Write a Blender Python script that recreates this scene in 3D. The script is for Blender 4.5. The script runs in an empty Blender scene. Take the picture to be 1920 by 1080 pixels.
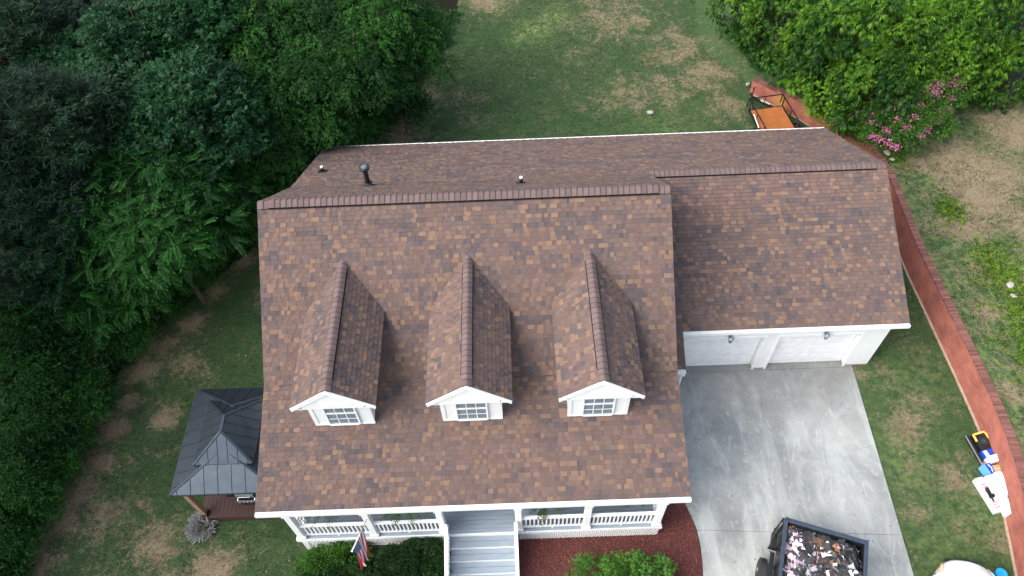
import bpy, math, random
import numpy as np
from mathutils import Vector, Matrix
R = math.radians
random.seed(7); rng = np.random.default_rng(11)
scene = bpy.context.scene
col = scene.collection

# ------------------------------------------------------------------ camera
PIT, ROL, YAW, FOC = 0.9317, -0.0459, -0.0102, 1389.1
fw = Vector((math.sin(YAW)*math.cos(PIT), math.cos(YAW)*math.cos(PIT), -math.sin(PIT)))
r0 = Vector((math.cos(YAW), -math.sin(YAW), 0)); u0 = r0.cross(fw)
r2 = math.cos(ROL)*r0 + math.sin(ROL)*u0; u2 = -math.sin(ROL)*r0 + math.cos(ROL)*u0
cam = bpy.data.cameras.new('camera'); cam.lens = FOC/1920*36; cam.sensor_width = 36; cam.clip_end = 2000
camo = bpy.data.objects.new('camera', cam); col.objects.link(camo)
M = Matrix((( r2.x, u2.x, -fw.x, 7.9278), (r2.y, u2.y, -fw.y, -7.7897), (r2.z, u2.z, -fw.z, 24.3648), (0, 0, 0, 1)))
camo.matrix_world = M
scene.camera = camo
# ------------------------------------------------------------------ world and sun
SUN_EL, SUN_AZ = 44, -112           # azimuth from +y (back) clockwise; negative = left
w = bpy.data.worlds.new('World'); scene.world = w; w.use_nodes = True
nt = w.node_tree; bg = nt.nodes['Background']
sky = nt.nodes.new('ShaderNodeTexSky'); sky.sky_type = 'NISHITA'; sky.sun_disc = False
sky.sun_elevation = R(SUN_EL); sky.sun_rotation = R(SUN_AZ); sky.air_density = 1.0; sky.dust_density = 3.0; sky.ozone_density = 1.0
hs = nt.nodes.new('ShaderNodeHueSaturation'); hs.inputs['Saturation'].default_value = .62      # thin cloud greys the blue
nt.links.new(sky.outputs[0], hs.inputs['Color']); nt.links.new(hs.outputs[0], bg.inputs[0]); bg.inputs[1].default_value = 0.15
sl = bpy.data.lights.new('sun', 'SUN'); sl.energy = 1.75; sl.angle = R(58); sl.color = (1.0, 0.95, 0.87)
so = bpy.data.objects.new('sun', sl); col.objects.link(so)
sd = Vector((math.sin(R(SUN_AZ))*math.cos(R(SUN_EL)), math.cos(R(SUN_AZ))*math.cos(R(SUN_EL)), math.sin(R(SUN_EL))))
so.rotation_euler = sd.to_track_quat('Z', 'Y').to_euler(); so.location = (-20, 10, 40)
vs = scene.view_settings; vs.view_transform = 'Standard'; vs.look = 'None'; vs.exposure = 1.2; vs.gamma = 1
scene.cycles.max_bounces = 6; scene.cycles.transparent_max_bounces = 4

# ------------------------------------------------------------------ helpers
def tag(o, label=None, cat=None, group=None, kind=None):
    if label: o['label'] = label
    if cat: o['category'] = cat
    if group: o['group'] = group
    if kind: o['kind'] = kind
    return o
def empty(name, loc, rz=0):
    o = bpy.data.objects.new(name, None); col.objects.link(o); o.location = loc; o.rotation_euler = (0, 0, rz)
    o.empty_display_size = .3
    return o
def np_mesh(name, V, F, mats, fm=None, smooth=False, fcol=None, vcol=None, uv=None):
    """V (n,3); F list of index tuples or (m,k) array"""
    me = bpy.data.meshes.new(name)
    V = np.asarray(V, dtype=np.float32)
    if isinstance(F, np.ndarray):
        m, k = F.shape; loops = F.ravel().astype(np.int32); tot = np.full(m, k, dtype=np.int32)
    else:
        tot = np.array([len(f) for f in F], dtype=np.int32); loops = np.array([i for f in F for i in f], dtype=np.int32); m = len(F)
    st = np.concatenate(([0], np.cumsum(tot)[:-1])).astype(np.int32)
    me.vertices.add(len(V)); me.vertices.foreach_set('co', V.ravel())
    me.loops.add(len(loops)); me.loops.foreach_set('vertex_index', loops)
    me.polygons.add(m); me.polygons.foreach_set('loop_start', st); me.polygons.foreach_set('loop_total', tot)
    if fm is not None: me.polygons.foreach_set('material_index', np.asarray(fm, dtype=np.int32))
    me.update(calc_edges=True)
    me.polygons.foreach_set('use_smooth', np.full(m, smooth, dtype=bool))
    for mt in (mats if isinstance(mats, (list, tuple)) else [mats]): me.materials.append(mt)
    if fcol is not None:
        a = me.color_attributes.new('tone', 'FLOAT_COLOR', 'CORNER')
        c = np.repeat(np.c_[fcol, np.ones(m)], tot, axis=0).astype(np.float32); a.data.foreach_set('color', c.ravel())
    if vcol is not None:
        a = me.color_attributes.new('tone', 'FLOAT_COLOR', 'POINT')
        a.data.foreach_set('color', np.c_[vcol, np.ones(len(V))].astype(np.float32).ravel())
    if uv is not None:
        l = me.uv_layers.new(name='UVMap'); l.data.foreach_set('uv', np.asarray(uv, dtype=np.float32)[loops].ravel())
    me.validate(); 
    return me
def link(name, me, parent=None, loc=(0, 0, 0)):
    o = bpy.data.objects.new(name, me); col.objects.link(o); o.location = loc
    if parent: o.parent = parent
    return o
class MB:
    def __init__(s, off=(0, 0, 0)): s.v = []; s.f = []; s.m = []; s.off = Vector(off)
    def add(s, vs, fs, m=0):
        b = len(s.v); s.v += [Vector(p) - s.off for p in vs]; s.f += [tuple(b+i for i in f) for f in fs]; s.m += [m]*len(fs)
    def box(s, x0, x1, y0, y1, z0, z1, m=0):
        s.add([(x0,y0,z0),(x1,y0,z0),(x1,y1,z0),(x0,y1,z0),(x0,y0,z1),(x1,y0,z1),(x1,y1,z1),(x0,y1,z1)],
              [(0,3,2,1),(4,5,6,7),(0,1,5,4),(1,2,6,5),(2,3,7,6),(3,0,4,7)], m)
    def prism(s, pts, z0, z1, m=0):       # pts CCW in xy
        n = len(pts)
        s.add([(x,y,z0) for x,y in pts]+[(x,y,z1) for x,y in pts],
              [tuple(range(n-1,-1,-1)), tuple(range(n,2*n))]+[(i,(i+1)%n,n+(i+1)%n,n+i) for i in range(n)], m)
    def xprism(s, pts, x0, x1, m=0):      # pts in (y,z), extruded along x
        n = len(pts)
        s.add([(x0,y,z) for y,z in pts]+[(x1,y,z) for y,z in pts],
              [tuple(range(n-1,-1,-1)), tuple(range(n,2*n))]+[(i,(i+1)%n,n+(i+1)%n,n+i) for i in range(n)], m)
    def yprism(s, pts, y0, y1, m=0):      # pts in (x,z)
        n = len(pts)
        s.add([(x,y0,z) for x,z in pts]+[(x,y1,z) for x,z in pts],
              [tuple(range(n)), tuple(range(2*n-1,n-1,-1))]+[(i,n+i,n+(i+1)%n,(i+1)%n) for i in range(n)], m)
    def beam(s, p0, p1, w, h, m=0, up=(0,0,1)):
        p0 = Vector(p0); p1 = Vector(p1); d = (p1-p0).normalized(); up = Vector(up)
        if abs(d.dot(up)) > .98: up = Vector((0,1,0))
        a = d.cross(up).normalized()*w/2; b = a.cross(d).normalized()*h/2
        s.add([p0-a-b,p0+a-b,p0+a+b,p0-a+b,p1-a-b,p1+a-b,p1+a+b,p1-a+b],
              [(0,3,2,1),(4,5,6,7),(0,1,5,4),(1,2,6,5),(2,3,7,6),(3,0,4,7)], m)
    def tube(s, pts, r, n=8, m=0, cap=True):
        pts = [Vector(p) for p in pts]; rr = r if isinstance(r, (list, tuple)) else [r]*len(pts); vs = []; fs = []
        for i, p in enumerate(pts):
            d = (pts[min(i+1, len(pts)-1)]-pts[max(i-1, 0)]).normalized()
            up = Vector((0,0,1)) if abs(d.z) < .95 else Vector((0,1,0))
            a = d.cross(up).normalized(); b = a.cross(d)
            for k in range(n):
                t = 2*math.pi*k/n; vs.append(p+(a*math.cos(t)+b*math.sin(t))*rr[i])
        for i in range(len(pts)-1):
            for k in range(n): fs.append((i*n+k, i*n+(k+1)%n, (i+1)*n+(k+1)%n, (i+1)*n+k))
        if cap: fs.append(tuple(range(n-1,-1,-1))); fs.append(tuple(range((len(pts)-1)*n, len(pts)*n)))
        s.add(vs, fs, m)
    def slab(s, P, th, m=0):              # P 4 points CCW from above, thickness downwards along normal
        P = [Vector(p) for p in P]; n = (P[1]-P[0]).cross(P[2]-P[0]).normalized()*th; k = len(P)
        s.add([p-n for p in P]+P, [tuple(range(k-1,-1,-1)), tuple(range(k,2*k))]+[(i,(i+1)%k,k+(i+1)%k,k+i) for i in range(k)], m)
    def build(s, name, mats, parent=None, smooth=False, loc=(0,0,0), bevel=0):
        me = np_mesh(name, [tuple(p) for p in s.v], s.f, mats, s.m, smooth)
        o = link(name, me, parent, loc)
        if bevel:
            b = o.modifiers.new('bevel', 'BEVEL'); b.width = bevel; b.segments = 2; b.limit_method = 'ANGLE'
        return o

# ------------------------------------------------------------------ materials
def mat(name, c, rough=.7, metal=0, var=0, vscale=5, bump=0, bscale=40, attr=False, spec=.5, stretch=None, c2=None, detail=4):
    m = bpy.data.materials.new(name); m.use_nodes = True; N = m.node_tree; n = N.nodes; L = N.links; b = n['Principled BSDF']
    b.inputs['Base Color'].default_value = (*c, 1); b.inputs['Roughness'].default_value = rough; b.inputs['Metallic'].default_value = metal
    b.inputs['Specular IOR Level'].default_value = spec
    tc = n.new('ShaderNodeTexCoord'); src = tc.outputs['Object']
    if stretch:
        mp = n.new('ShaderNodeMapping'); mp.inputs['Scale'].default_value = stretch; L.new(src, mp.inputs[0]); src = mp.outputs[0]
    base = None
    if attr:
        at = n.new('ShaderNodeAttribute'); at.attribute_name = 'tone'; base = at.outputs['Color']
    if var or c2:
        no = n.new('ShaderNodeTexNoise'); no.inputs['Scale'].default_value = vscale; no.inputs['Detail'].default_value = detail; L.new(src, no.inputs[0])
        mr = n.new('ShaderNodeMapRange'); mr.inputs[1].default_value = .3; mr.inputs[2].default_value = .7; L.new(no.outputs[0], mr.inputs[0])
        mx = n.new('ShaderNodeMix'); mx.data_type = 'RGBA'; L.new(mr.outputs[0], mx.inputs[0])
        if c2:
            mx.inputs[6].default_value = (*c, 1); mx.inputs[7].default_value = (*c2, 1)
        else:
            mx.blend_type = 'MULTIPLY'; mx.inputs[0].default_value = 1
            if base: L.new(base, mx.inputs[6])
            else: mx.inputs[6].default_value = (*c, 1)
            m2 = n.new('ShaderNodeMapRange'); m2.inputs[1].default_value = .25; m2.inputs[2].default_value = .75
            m2.inputs[3].default_value = 1-var; m2.inputs[4].default_value = 1+var; L.new(no.outputs[0], m2.inputs[0]); L.new(m2.outputs[0], mx.inputs[7])
            for l in list(mx.inputs[0].links): L.remove(l)
        base = mx.outputs[2]
    if base: L.new(base, b.inputs['Base Color'])
    if bump:
        n2 = n.new('ShaderNodeTexNoise'); n2.inputs['Scale'].default_value = bscale; n2.inputs['Detail'].default_value = 3; L.new(src, n2.inputs[0])
        bp = n.new('ShaderNodeBump'); bp.inputs['Strength'].default_value = min(1, bump); bp.inputs['Distance'].default_value = .02; L.new(n2.outputs[0], bp.inputs['Height']); L.new(bp.outputs[0], b.inputs['Normal'])
    return m
white = mat('white_paint', (.76,.77,.77), .55, var=.09, vscale=4)
trim = mat('white_trim', (.78,.79,.79), .5, var=.08, vscale=5)
siding = mat('white_siding', (.72,.74,.74), .6, var=.05, vscale=1.5)
shingle = mat('shingle', (.15,.1,.09), .92, var=.22, vscale=60, bump=.6, bscale=150, attr=True, spec=.25)
capm = mat('cap_shingle', (.15,.11,.11), .92, var=.2, vscale=40, bump=.6, bscale=150, attr=True, spec=.25)
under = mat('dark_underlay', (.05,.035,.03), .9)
black = mat('black_metal', (.012,.013,.015), .45, var=.3, vscale=12)
bluegrey = mat('blue_grey_metal', (.035,.05,.075), .4, metal=.0, var=.25, vscale=10)
roofmetal = mat('dark_roof_metal', (.055,.070,.088), .38, metal=.65, var=.15, vscale=4)
glass = mat('window_glass', (.15,.20,.24), .08, var=.35, vscale=6, spec=.8)
darkglass = mat('dark_glass', (.03,.04,.05), .06, spec=.9)
greydeck = mat('grey_deck_paint', (.23,.28,.33), .5, var=.12, vscale=3, stretch=(1,8,1))
browndeck = mat('brown_deck_boards', (.05,.022,.017), .6, var=.3, vscale=4, stretch=(8,1,1))
cedar = mat('cedar_post', (.27,.17,.10), .6, var=.25, vscale=5, stretch=(4,4,1))
plywood = mat('plywood_deck', (.33,.11,.03), .6, var=.22, vscale=3, stretch=(3,1,1))
steel = mat('steel', (.45,.47,.5), .35, metal=.8)
rubber = mat('rubber', (.018,.018,.019), .8, bump=.4)
stone = mat('pale_stone', (.33,.31,.27), .85, var=.25, vscale=9, bump=.6, bscale=25)
bark = mat('bark', (.07,.05,.035), .9, var=.35, vscale=12, bump=.8, bscale=30, stretch=(1,1,.3))
kraft = mat('cardboard', (.42,.27,.15), .8, var=.08)
cyan = mat('cyan_plastic', (.01,.33,.72), .4, var=.15, vscale=8)
blue = mat('blue_plastic', (.01,.06,.42), .4)
yellow = mat('yellow_plastic', (.75,.5,.12), .5)
pinkprint = mat('pink_print', (.65,.05,.18), .6)
wrap = mat('white_wrap', (.82,.82,.84), .4, var=.06, vscale=6, bump=.5, bscale=9)
carpaint = mat('white_car_paint', (.8,.81,.82), .2, var=.02, spec=.7)
bagm = mat('black_bag', (.014,.016,.016), .42, bump=.5, bscale=9, spec=.4)
scrap = mat('roof_scrap', (.05,.05,.05), .85, attr=True, var=.25, vscale=30)

def leafmat(name, ca, cb, trans=.25, rough=.5):
    m = bpy.data.materials.new(name); m.use_nodes = True; N = m.node_tree; n = N.nodes; L = N.links; b = n['Principled BSDF']
    at = n.new('ShaderNodeAttribute'); at.attribute_name = 'tone'
    sp = n.new('ShaderNodeSeparateColor'); L.new(at.outputs['Color'], sp.inputs[0])
    oi = n.new('ShaderNodeObjectInfo')
    ad = n.new('ShaderNodeMath'); ad.operation = 'MULTIPLY_ADD'; ad.inputs[1].default_value = .35; L.new(oi.outputs['Random'], ad.inputs[0]); L.new(sp.outputs[0], ad.inputs[2])
    mx = n.new('ShaderNodeMix'); mx.data_type = 'RGBA'; mx.inputs[6].default_value = (*ca, 1); mx.inputs[7].default_value = (*cb, 1)
    sb = n.new('ShaderNodeMath'); sb.operation = 'SUBTRACT'; sb.inputs[1].default_value = .17; L.new(ad.outputs[0], sb.inputs[0]); sb.use_clamp = True
    L.new(sb.outputs[0], mx.inputs[0]); L.new(mx.outputs[2], b.inputs['Base Color'])
    b.inputs['Roughness'].default_value = rough; b.inputs['Specular IOR Level'].default_value = .15
    tr = n.new('ShaderNodeBsdfTranslucent'); L.new(mx.outputs[2], tr.inputs[0])
    ms = n.new('ShaderNodeMixShader'); ms.inputs[0].default_value = trans
    out = n['Material Output']; L.new(b.outputs[0], ms.inputs[1]); L.new(tr.outputs[0], ms.inputs[2]); L.new(ms.outputs[0], out.inputs[0])
    return m
LM = dict(
    oak=leafmat('oak_leaf', (.007,.023,.012), (.026,.068,.030), .2, .6),
    maple=leafmat('maple_leaf', (.006,.030,.012), (.028,.105,.034)),
    soft=leafmat('elm_leaf', (.006,.030,.007), (.034,.125,.017)),
    sumac=leafmat('sumac_leaf', (.008,.036,.009), (.034,.135,.022)),
    bright=leafmat('bright_leaf', (.008,.042,.008), (.13,.29,.018), .35),
    shrub=leafmat('shrub_leaf', (.007,.034,.009), (.036,.13,.020)),
    hedge=leafmat('hedge_leaf', (.008,.025,.008), (.03,.085,.02)),
    myrtle=leafmat('myrtle_leaf', (.03,.09,.015), (.10,.24,.03)),
    cover=leafmat('cover_leaf', (.03,.09,.012), (.20,.34,.015)))
pinkleaf = leafmat('pink_flower', (.40,.07,.20), (.68,.24,.42), .3)

# ------------------------------------------------------------------ grass (ground) material
def lawn_material():
    m = bpy.data.materials.new('lawn'); m.use_nodes = True; N = m.node_tree; n = N.nodes; L = N.links; b = n['Principled BSDF']
    b.inputs['Roughness'].default_value = .95; b.inputs['Specular IOR Level'].default_value = .15
    tc = n.new('ShaderNodeTexCoord'); P = tc.outputs['Object']
    at = n.new('ShaderNodeAttribute'); at.attribute_name = 'tone'; sp = n.new('ShaderNodeSeparateColor'); L.new(at.outputs['Color'], sp.inputs[0])
    def noise(scale, det=5, rough=.6, dist=0):
        x = n.new('ShaderNodeTexNoise'); x.inputs['Scale'].default_value = scale; x.inputs['Detail'].default_value = det; x.inputs['Roughness'].default_value = rough; x.inputs['Distortion'].default_value = dist
        L.new(P, x.inputs[0]); return x.outputs[0]
    def mr(v, a, c, lo=0, hi=1):
        x = n.new('ShaderNodeMapRange'); x.inputs[1].default_value = a; x.inputs[2].default_value = c; x.inputs[3].default_value = lo; x.inputs[4].default_value = hi; L.new(v, x.inputs[0]); return x.outputs[0]
    def math_(op, a, c, clamp=False):
        x = n.new('ShaderNodeMath'); x.operation = op; x.use_clamp = clamp
        for i, v in enumerate((a, c)):
            if isinstance(v, (int, float)): x.inputs[i].default_value = v
            else: L.new(v, x.inputs[i])
        return x.outputs[0]
    def mix(f, a, c):
        x = n.new('ShaderNodeMix'); x.data_type = 'RGBA'; L.new(f, x.inputs[0])
        for i, v in ((6, a), (7, c)):
            if isinstance(v, tuple): x.inputs[i].default_value = (*v, 1)
            else: L.new(v, x.inputs[i])
        return x.outputs[2]
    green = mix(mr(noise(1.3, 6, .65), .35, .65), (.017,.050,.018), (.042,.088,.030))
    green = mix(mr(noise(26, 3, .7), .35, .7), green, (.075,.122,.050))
    lush_sunlit = mix(mr(noise(5, 5, .7), .4, .6), (.125,.20,.085), (.24,.30,.085))  # yellow-green weed colour, also painted where the lawn catches more light
    green = mix(math_('MULTIPLY', sp.outputs[1], mr(noise(3, 5, .7), .38, .58), True), green, lush_sunlit)
    tan = mix(mr(noise(14, 4, .7), .3, .7), (.17,.135,.082), (.36,.29,.185))
    tan = mix(mr(noise(2.2, 3), .45, .7), tan, (.19,.14,.095))
    # dryness = threshold of noise pushed by the attribute
    nn = math_('ADD', math_('MULTIPLY', noise(.9, 8, .78, .6), .45), math_('ADD', math_('MULTIPLY', noise(6, 6, .8), .33), math_('MULTIPLY', noise(24, 4, .8), .22)))
    dr = math_('ADD', nn, math_('MULTIPLY', math_('SUBTRACT', sp.outputs[0], .5), .23))
    dryf = mr(dr, .485, .565)
    c = mix(dryf, green, tan)
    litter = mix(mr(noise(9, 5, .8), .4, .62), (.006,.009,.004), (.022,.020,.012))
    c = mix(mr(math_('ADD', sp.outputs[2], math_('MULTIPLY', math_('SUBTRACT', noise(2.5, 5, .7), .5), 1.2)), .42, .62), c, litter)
    # tiny pale specks: dead leaves and clover
    v = n.new('ShaderNodeTexVoronoi'); v.inputs['Scale'].default_value = 2.2; v.inputs['Randomness'].default_value = 1; L.new(P, v.inputs[0])
    c = mix(mr(v.outputs['Distance'], .028, .045, .7, 0), c, (.42,.38,.26))
    L.new(c, b.inputs['Base Color'])
    bp = n.new('ShaderNodeBump'); bp.inputs['Strength'].default_value = 1; bp.inputs['Distance'].default_value = .06
    L.new(math_('ADD', noise(30, 4, .75), math_('MULTIPLY', noise(7, 3), .7)), bp.inputs['Height']); L.new(bp.outputs[0], b.inputs['Normal'])
    return m
lawn = lawn_material()

def sstep(t): t = np.clip(t, 0, 1); return t*t*(3-2*t)
def gz(x, y):
    x = np.asarray(x, float); y = np.asarray(y, float)
    return -.34*sstep((3.0-x)/3.0) - .55*sstep((-9-x)/8) + .05*np.sin(x*.35)*np.cos(y*.3)*sstep((y-17)/3)
BL = [(-3.9,12.6,.55,.9),(-4.7,10.9,.5,.8),(-5.4,9.3,.55,1),(-6.1,8.4,.6,1),(-6.7,7.2,.6,1),(-6.9,5.9,.5,1),(-7.1,4.7,.5,1),(-7.3,3.5,.5,.9),(-7.5,2.3,.6,.9),(-7.8,1.2,.6,.8),(-8.1,0,.7,.8),
 (-5.38,5.05,.5,1.1),(-2.3,-.5,.75,1.2),(-3.6,-1.0,.6,.9),(-4.4,.4,.9,.7),(-1.3,4.9,.4,.6),(-2.4,10.8,.6,.8),(-1.1,10.2,.4,.8),(-5.9,3.8,.6,.35),(-5.2,7.6,.7,.6),(-6.5,1.5,.9,.5),(-6,-1,1.0,.6),(-4.2,6.8,.6,.4),
 (.6,1.0,.5,.6),(2.2,19.5,1.4,.8),(3.3,22,1.2,.8),(1.8,17.5,1.2,.9),(5.5,22,1.4,.4),(6.8,31,1.2,.8),(11.5,25.5,.8,.5),(13.5,22.3,1.4,.5),(15.5,22.5,1.4,.5),(18,23.5,1.6,.65),(18.5,21,1.2,.6),(17,26,1.8,.55),(14,29,2.5,.5),
 (21.5,3.5,.7,.75),(22.1,4.2,.6,.6),(22.6,1.6,.8,.6),(21.6,5.8,.4,.5),(23.2,-.2,.6,.5),(20.55,5.7,.35,.8),(23.8,4.5,.3,.5),(21.2,1.2,1.2,.3),(22.6,7.0,.6,.35),
 (27.3,15.3,1.2,1.1),(27.2,13.2,1.2,1.2),(26.4,11.7,.9,1.1),(28.5,14.3,1.2,.9),(30.5,17.2,1.2,1),(29,11.5,1.5,.6),(26.1,9.3,.5,.9),(25.3,7.5,.5,.6),(24.9,4.0,.4,.8),(24.7,2,.4,.9),(26.8,8.5,.5,.7),(31,13,1.5,.4),(25.6,15.2,.5,.7)]
LUSH_SUNLIT = [(26.6,9.5,1.5,1),(27,7,1.6,1),(26.5,4.5,1.5,1),(25.8,12.5,.8,.7),(28,5,1.5,.8),(24.9,16,.6,1.1),(26.0,2,1.5,.8),(21.5,8.2,1.2,.25),(9.5,28.0,.9,1),(10.6,29.0,.8,.9),(8.6,27.3,.6,.9),(7.3,31,.8,.8),(15.5,19.5,1.6,.35),(22.8,.2,1.4,.6),(21.2,2.4,1.5,.55),(22.3,5.5,1.5,.45),(21.3,-.8,1.3,.6),(30,9,2,.5),(31,5,3,.6),(29.5,15,1.5,.5)]  # weedy spots, plus the sun patch and brighter light painted onto the grass
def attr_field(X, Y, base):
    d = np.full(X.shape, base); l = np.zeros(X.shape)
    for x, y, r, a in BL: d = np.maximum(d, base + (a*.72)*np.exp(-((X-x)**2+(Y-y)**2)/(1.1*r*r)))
    for x, y, r, a in LUSH_SUNLIT: l = np.maximum(l, a*np.exp(-((X-x)**2+(Y-y)**2)/(1.3*r*r)))
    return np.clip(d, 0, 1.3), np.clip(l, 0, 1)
EDGE = [(-3,-9.4),(-.5,-8.8),(2.5,-8.2),(5,-7.7),(7.4,-7.4),(9.5,-6.2),(11.5,-4.7),(13.4,-3.3),(16,-.9),(18.5,.8),(20.5,2.2),(24,3.7),(27,5),(32,5.5),(60,6)]   # (y, x) line of the wood
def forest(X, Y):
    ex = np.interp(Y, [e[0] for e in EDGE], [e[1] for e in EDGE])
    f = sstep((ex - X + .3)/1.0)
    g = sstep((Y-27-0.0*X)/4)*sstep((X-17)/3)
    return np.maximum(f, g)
def axis(a, b, st, far):
    return np.array([-far, -far*.4, -far*.15, a-25, a-10, a-4, *np.arange(a, b+.01, st), b+4, b+10, b+25, far*.15, far*.4, far])
def grid_mesh(name, xs, ys, mtl, zf, base):
    X, Y = np.meshgrid(xs, ys); Z = zf(X, Y)
    d, l = attr_field(X, Y, base); f = forest(X, Y)
    V = np.c_[X.ravel(), Y.ravel(), Z.ravel()]; nx = len(xs); ny = len(ys)
    i = (np.arange(ny-1)[:, None]*nx + np.arange(nx-1)[None]).ravel()
    F = np.c_[i, i+1, i+nx+1, i+nx]
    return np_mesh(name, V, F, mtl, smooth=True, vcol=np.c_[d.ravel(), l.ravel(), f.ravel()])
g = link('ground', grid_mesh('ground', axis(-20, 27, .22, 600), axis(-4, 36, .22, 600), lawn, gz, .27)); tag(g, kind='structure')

# ------------------------------------------------------------------ retaining wall and the raised lawn behind it
WP = [(22.6,-5.0),(23.05,-2.4),(23.5,-.3),(23.85,1.4),(24.02,3.2),(24.02,5.2),(23.97,7.5),(23.9,10.6),(24.0,13),(24.05,15.0),(23.85,16.2),(23.3,17.6),(22.4,19.2),(21.3,20.55),(19.98,21.95)]
def spline(P, st):
    P = [Vector((*p, 0)) for p in P]; out = []
    for i in range(len(P)-1):
        a, b, c, d = P[max(i-1,0)], P[i], P[i+1], P[min(i+2,len(P)-1)]
        k = max(2, int((c-b).length/st))
        for j in range(k):
            t = j/k; out.append(.5*((2*b)+(c-a)*t+(2*a-5*b+4*c-d)*t*t+(3*b-a-3*c+d)*t**3))
    out.append(P[-1]); return [(p.x, p.y) for p in out]
wp = np.array(spline(WP, .1)); dd = np.diff(wp, axis=0); ds = np.hypot(dd[:,0], dd[:,1]); S = np.r_[0, np.cumsum(ds)]
STOT = S[-1]; NS = int(STOT/.0762)
ss = np.linspace(0, STOT, NS+1); px = np.interp(ss, S, wp[:,0]); py = np.interp(ss, S, wp[:,1])
tx = np.gradient(px, ss); ty = np.gradient(py, ss); tl = np.hypot(tx, ty); tx /= tl; ty /= tl; nx_, ny_ = ty, -tx   # outward (right) normal
def wall_h(s):
    e = STOT - s
    return 1.30 if e > 8.6 else 1.22 if e > 6.6 else 1.13 if e > 4.4 else 1.02 if e > 3.0 else .90 if e > 1.35 else .78
WT = .25
def brick_material():
    m = bpy.data.materials.new('red_brick'); m.use_nodes = True; N = m.node_tree; n = N.nodes; L = N.links; b = n['Principled BSDF']
    b.inputs['Roughness'].default_value = .9
    uv = n.new('ShaderNodeUVMap'); br = n.new('ShaderNodeTexBrick'); L.new(uv.outputs[0], br.inputs[0])
    br.inputs['Scale'].default_value = 1; br.inputs['Brick Width'].default_value = .203; br.inputs['Row Height'].default_value = .0677; br.inputs['Mortar Size'].default_value = .005
    br.inputs['Color1'].default_value = (.33,.095,.065,1); br.inputs['Color2'].default_value = (.25,.068,.05,1); br.inputs['Mortar'].default_value = (.36,.20,.155,1)
    no = n.new('ShaderNodeTexNoise'); no.inputs['Scale'].default_value = 1.6; no.inputs['Detail'].default_value = 6; L.new(uv.outputs[0], no.inputs[0])
    mr = n.new('ShaderNodeMapRange'); mr.inputs[1].default_value = .3; mr.inputs[2].default_value = .7; mr.inputs[3].default_value = .72; mr.inputs[4].default_value = 1.25; L.new(no.outputs[0], mr.inputs[0])
    mx = n.new('ShaderNodeMix'); mx.data_type = 'RGBA'; mx.blend_type = 'MULTIPLY'; mx.inputs[0].default_value = 1; L.new(br.outputs[0], mx.inputs[6]); L.new(mr.outputs[0], mx.inputs[7])
    at = n.new('ShaderNodeAttribute'); at.attribute_name = 'tone'; sp = n.new('ShaderNodeSeparateColor'); L.new(at.outputs['Color'], sp.inputs[0])
    m2 = n.new('ShaderNodeMix'); m2.data_type = 'RGBA'; L.new(sp.outputs[0], m2.inputs[0]); L.new(mx.outputs[2], m2.inputs[6]); m2.inputs[7].default_value = (.42,.22,.03,1)
    L.new(m2.outputs[2], b.inputs['Base Color'])
    bp = n.new('ShaderNodeBump'); bp.inputs['Strength'].default_value = .6; bp.inputs['Distance'].default_value = .01; L.new(br.outputs['Fac'], bp.inputs['Height']); bp.invert = True; L.new(bp.outputs[0], b.inputs['Normal'])
    return m
brick = brick_material()
copm = mat('coping_brick', (.27,.1,.075), .9, attr=True, var=.2, vscale=14, bump=.5)
wr = empty('retaining_wall', (24, 10, 0)); tag(wr, 'long curved red brick retaining wall stepping down behind the garage', 'wall')
off = np.array([24, 10, 0])
V = []; UV = []; F = []; VC = []
HS = [-.4, 0, .2, .4, .6, .8]
for i in range(NS+1):
    h = wall_h(min(ss[i], STOT-.001)) - .005
    for j, z in enumerate([-.4, .0, .25, .5, .75, 1.0]):
        zz = -.4 if j == 0 else h*z
        V.append((px[i]-24, py[i]-10, zz)); UV.append((ss[i], zz))
        e = STOT-ss[i]
        st = max(.85*math.exp(-((e-1.7)/.35)**2-((z-.5)/.45)**2), .8*math.exp(-((e-8.9)/.3)**2-((z-.55)/.4)**2))
        VC.append((st, 0, 0))
    for z in (-.4, h): V.append((px[i]+nx_[i]*(WT-.04)-24, py[i]+ny_[i]*(WT-.04)-10, z)); UV.append((ss[i], z)); VC.append((0,0,0))
K = 8
for i in range(NS):
    for j in range(5): a = i*K+j; F.append((a, a+1, a+K+1, a+K))
    a = i*K+5; F.append((a, a+2, a+K+2, a+K)); a = i*K+7; F.append((a, a-1, a+K-1, a+K))
F.append(tuple(NS*K+j for j in (0,1,2,3,4,5,7,6)))
me = np_mesh('wall_face', V, F, brick, vcol=np.array(VC), uv=np.array(UV)); link('wall_face', me, wr)
mb = MB((24,10,0)); fc = []
for i in range(NS):
    sm = (ss[i]+ss[i+1])/2; h = wall_h(sm); a = i; b_ = i+1; g_ = .006*random.random()
    q = []
    for k, t in ((a, .06), (b_, -.06)):
        for o_ in (-.03-g_, WT): q.append((px[k]+nx_[k]*o_+tx[k]*.0762*t, py[k]+ny_[k]*o_+ty[k]*.0762*t))
    mb.prism([q[0], q[1], q[3], q[2]], h-.004, h+.062+.004*random.random())
    c = np.array((.18,.075,.06))*random.uniform(.65,1.3); fc += [c]*6
ft = MB((24,10,0))
for i in range(0, NS-1, 4):
    k = min(i+4, NS); ft.prism([(px[i]-nx_[i]*.07, py[i]-ny_[i]*.07), (px[i]-nx_[i]*.002, py[i]-ny_[i]*.002), (px[k]-nx_[k]*.002, py[k]-ny_[k]*.002), (px[k]-nx_[k]*.07, py[k]-ny_[k]*.07)], -.3, .05)
ft.build('footing', mat('mortar', (.36,.26,.2), .9, var=.25, vscale=5), wr)
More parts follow.
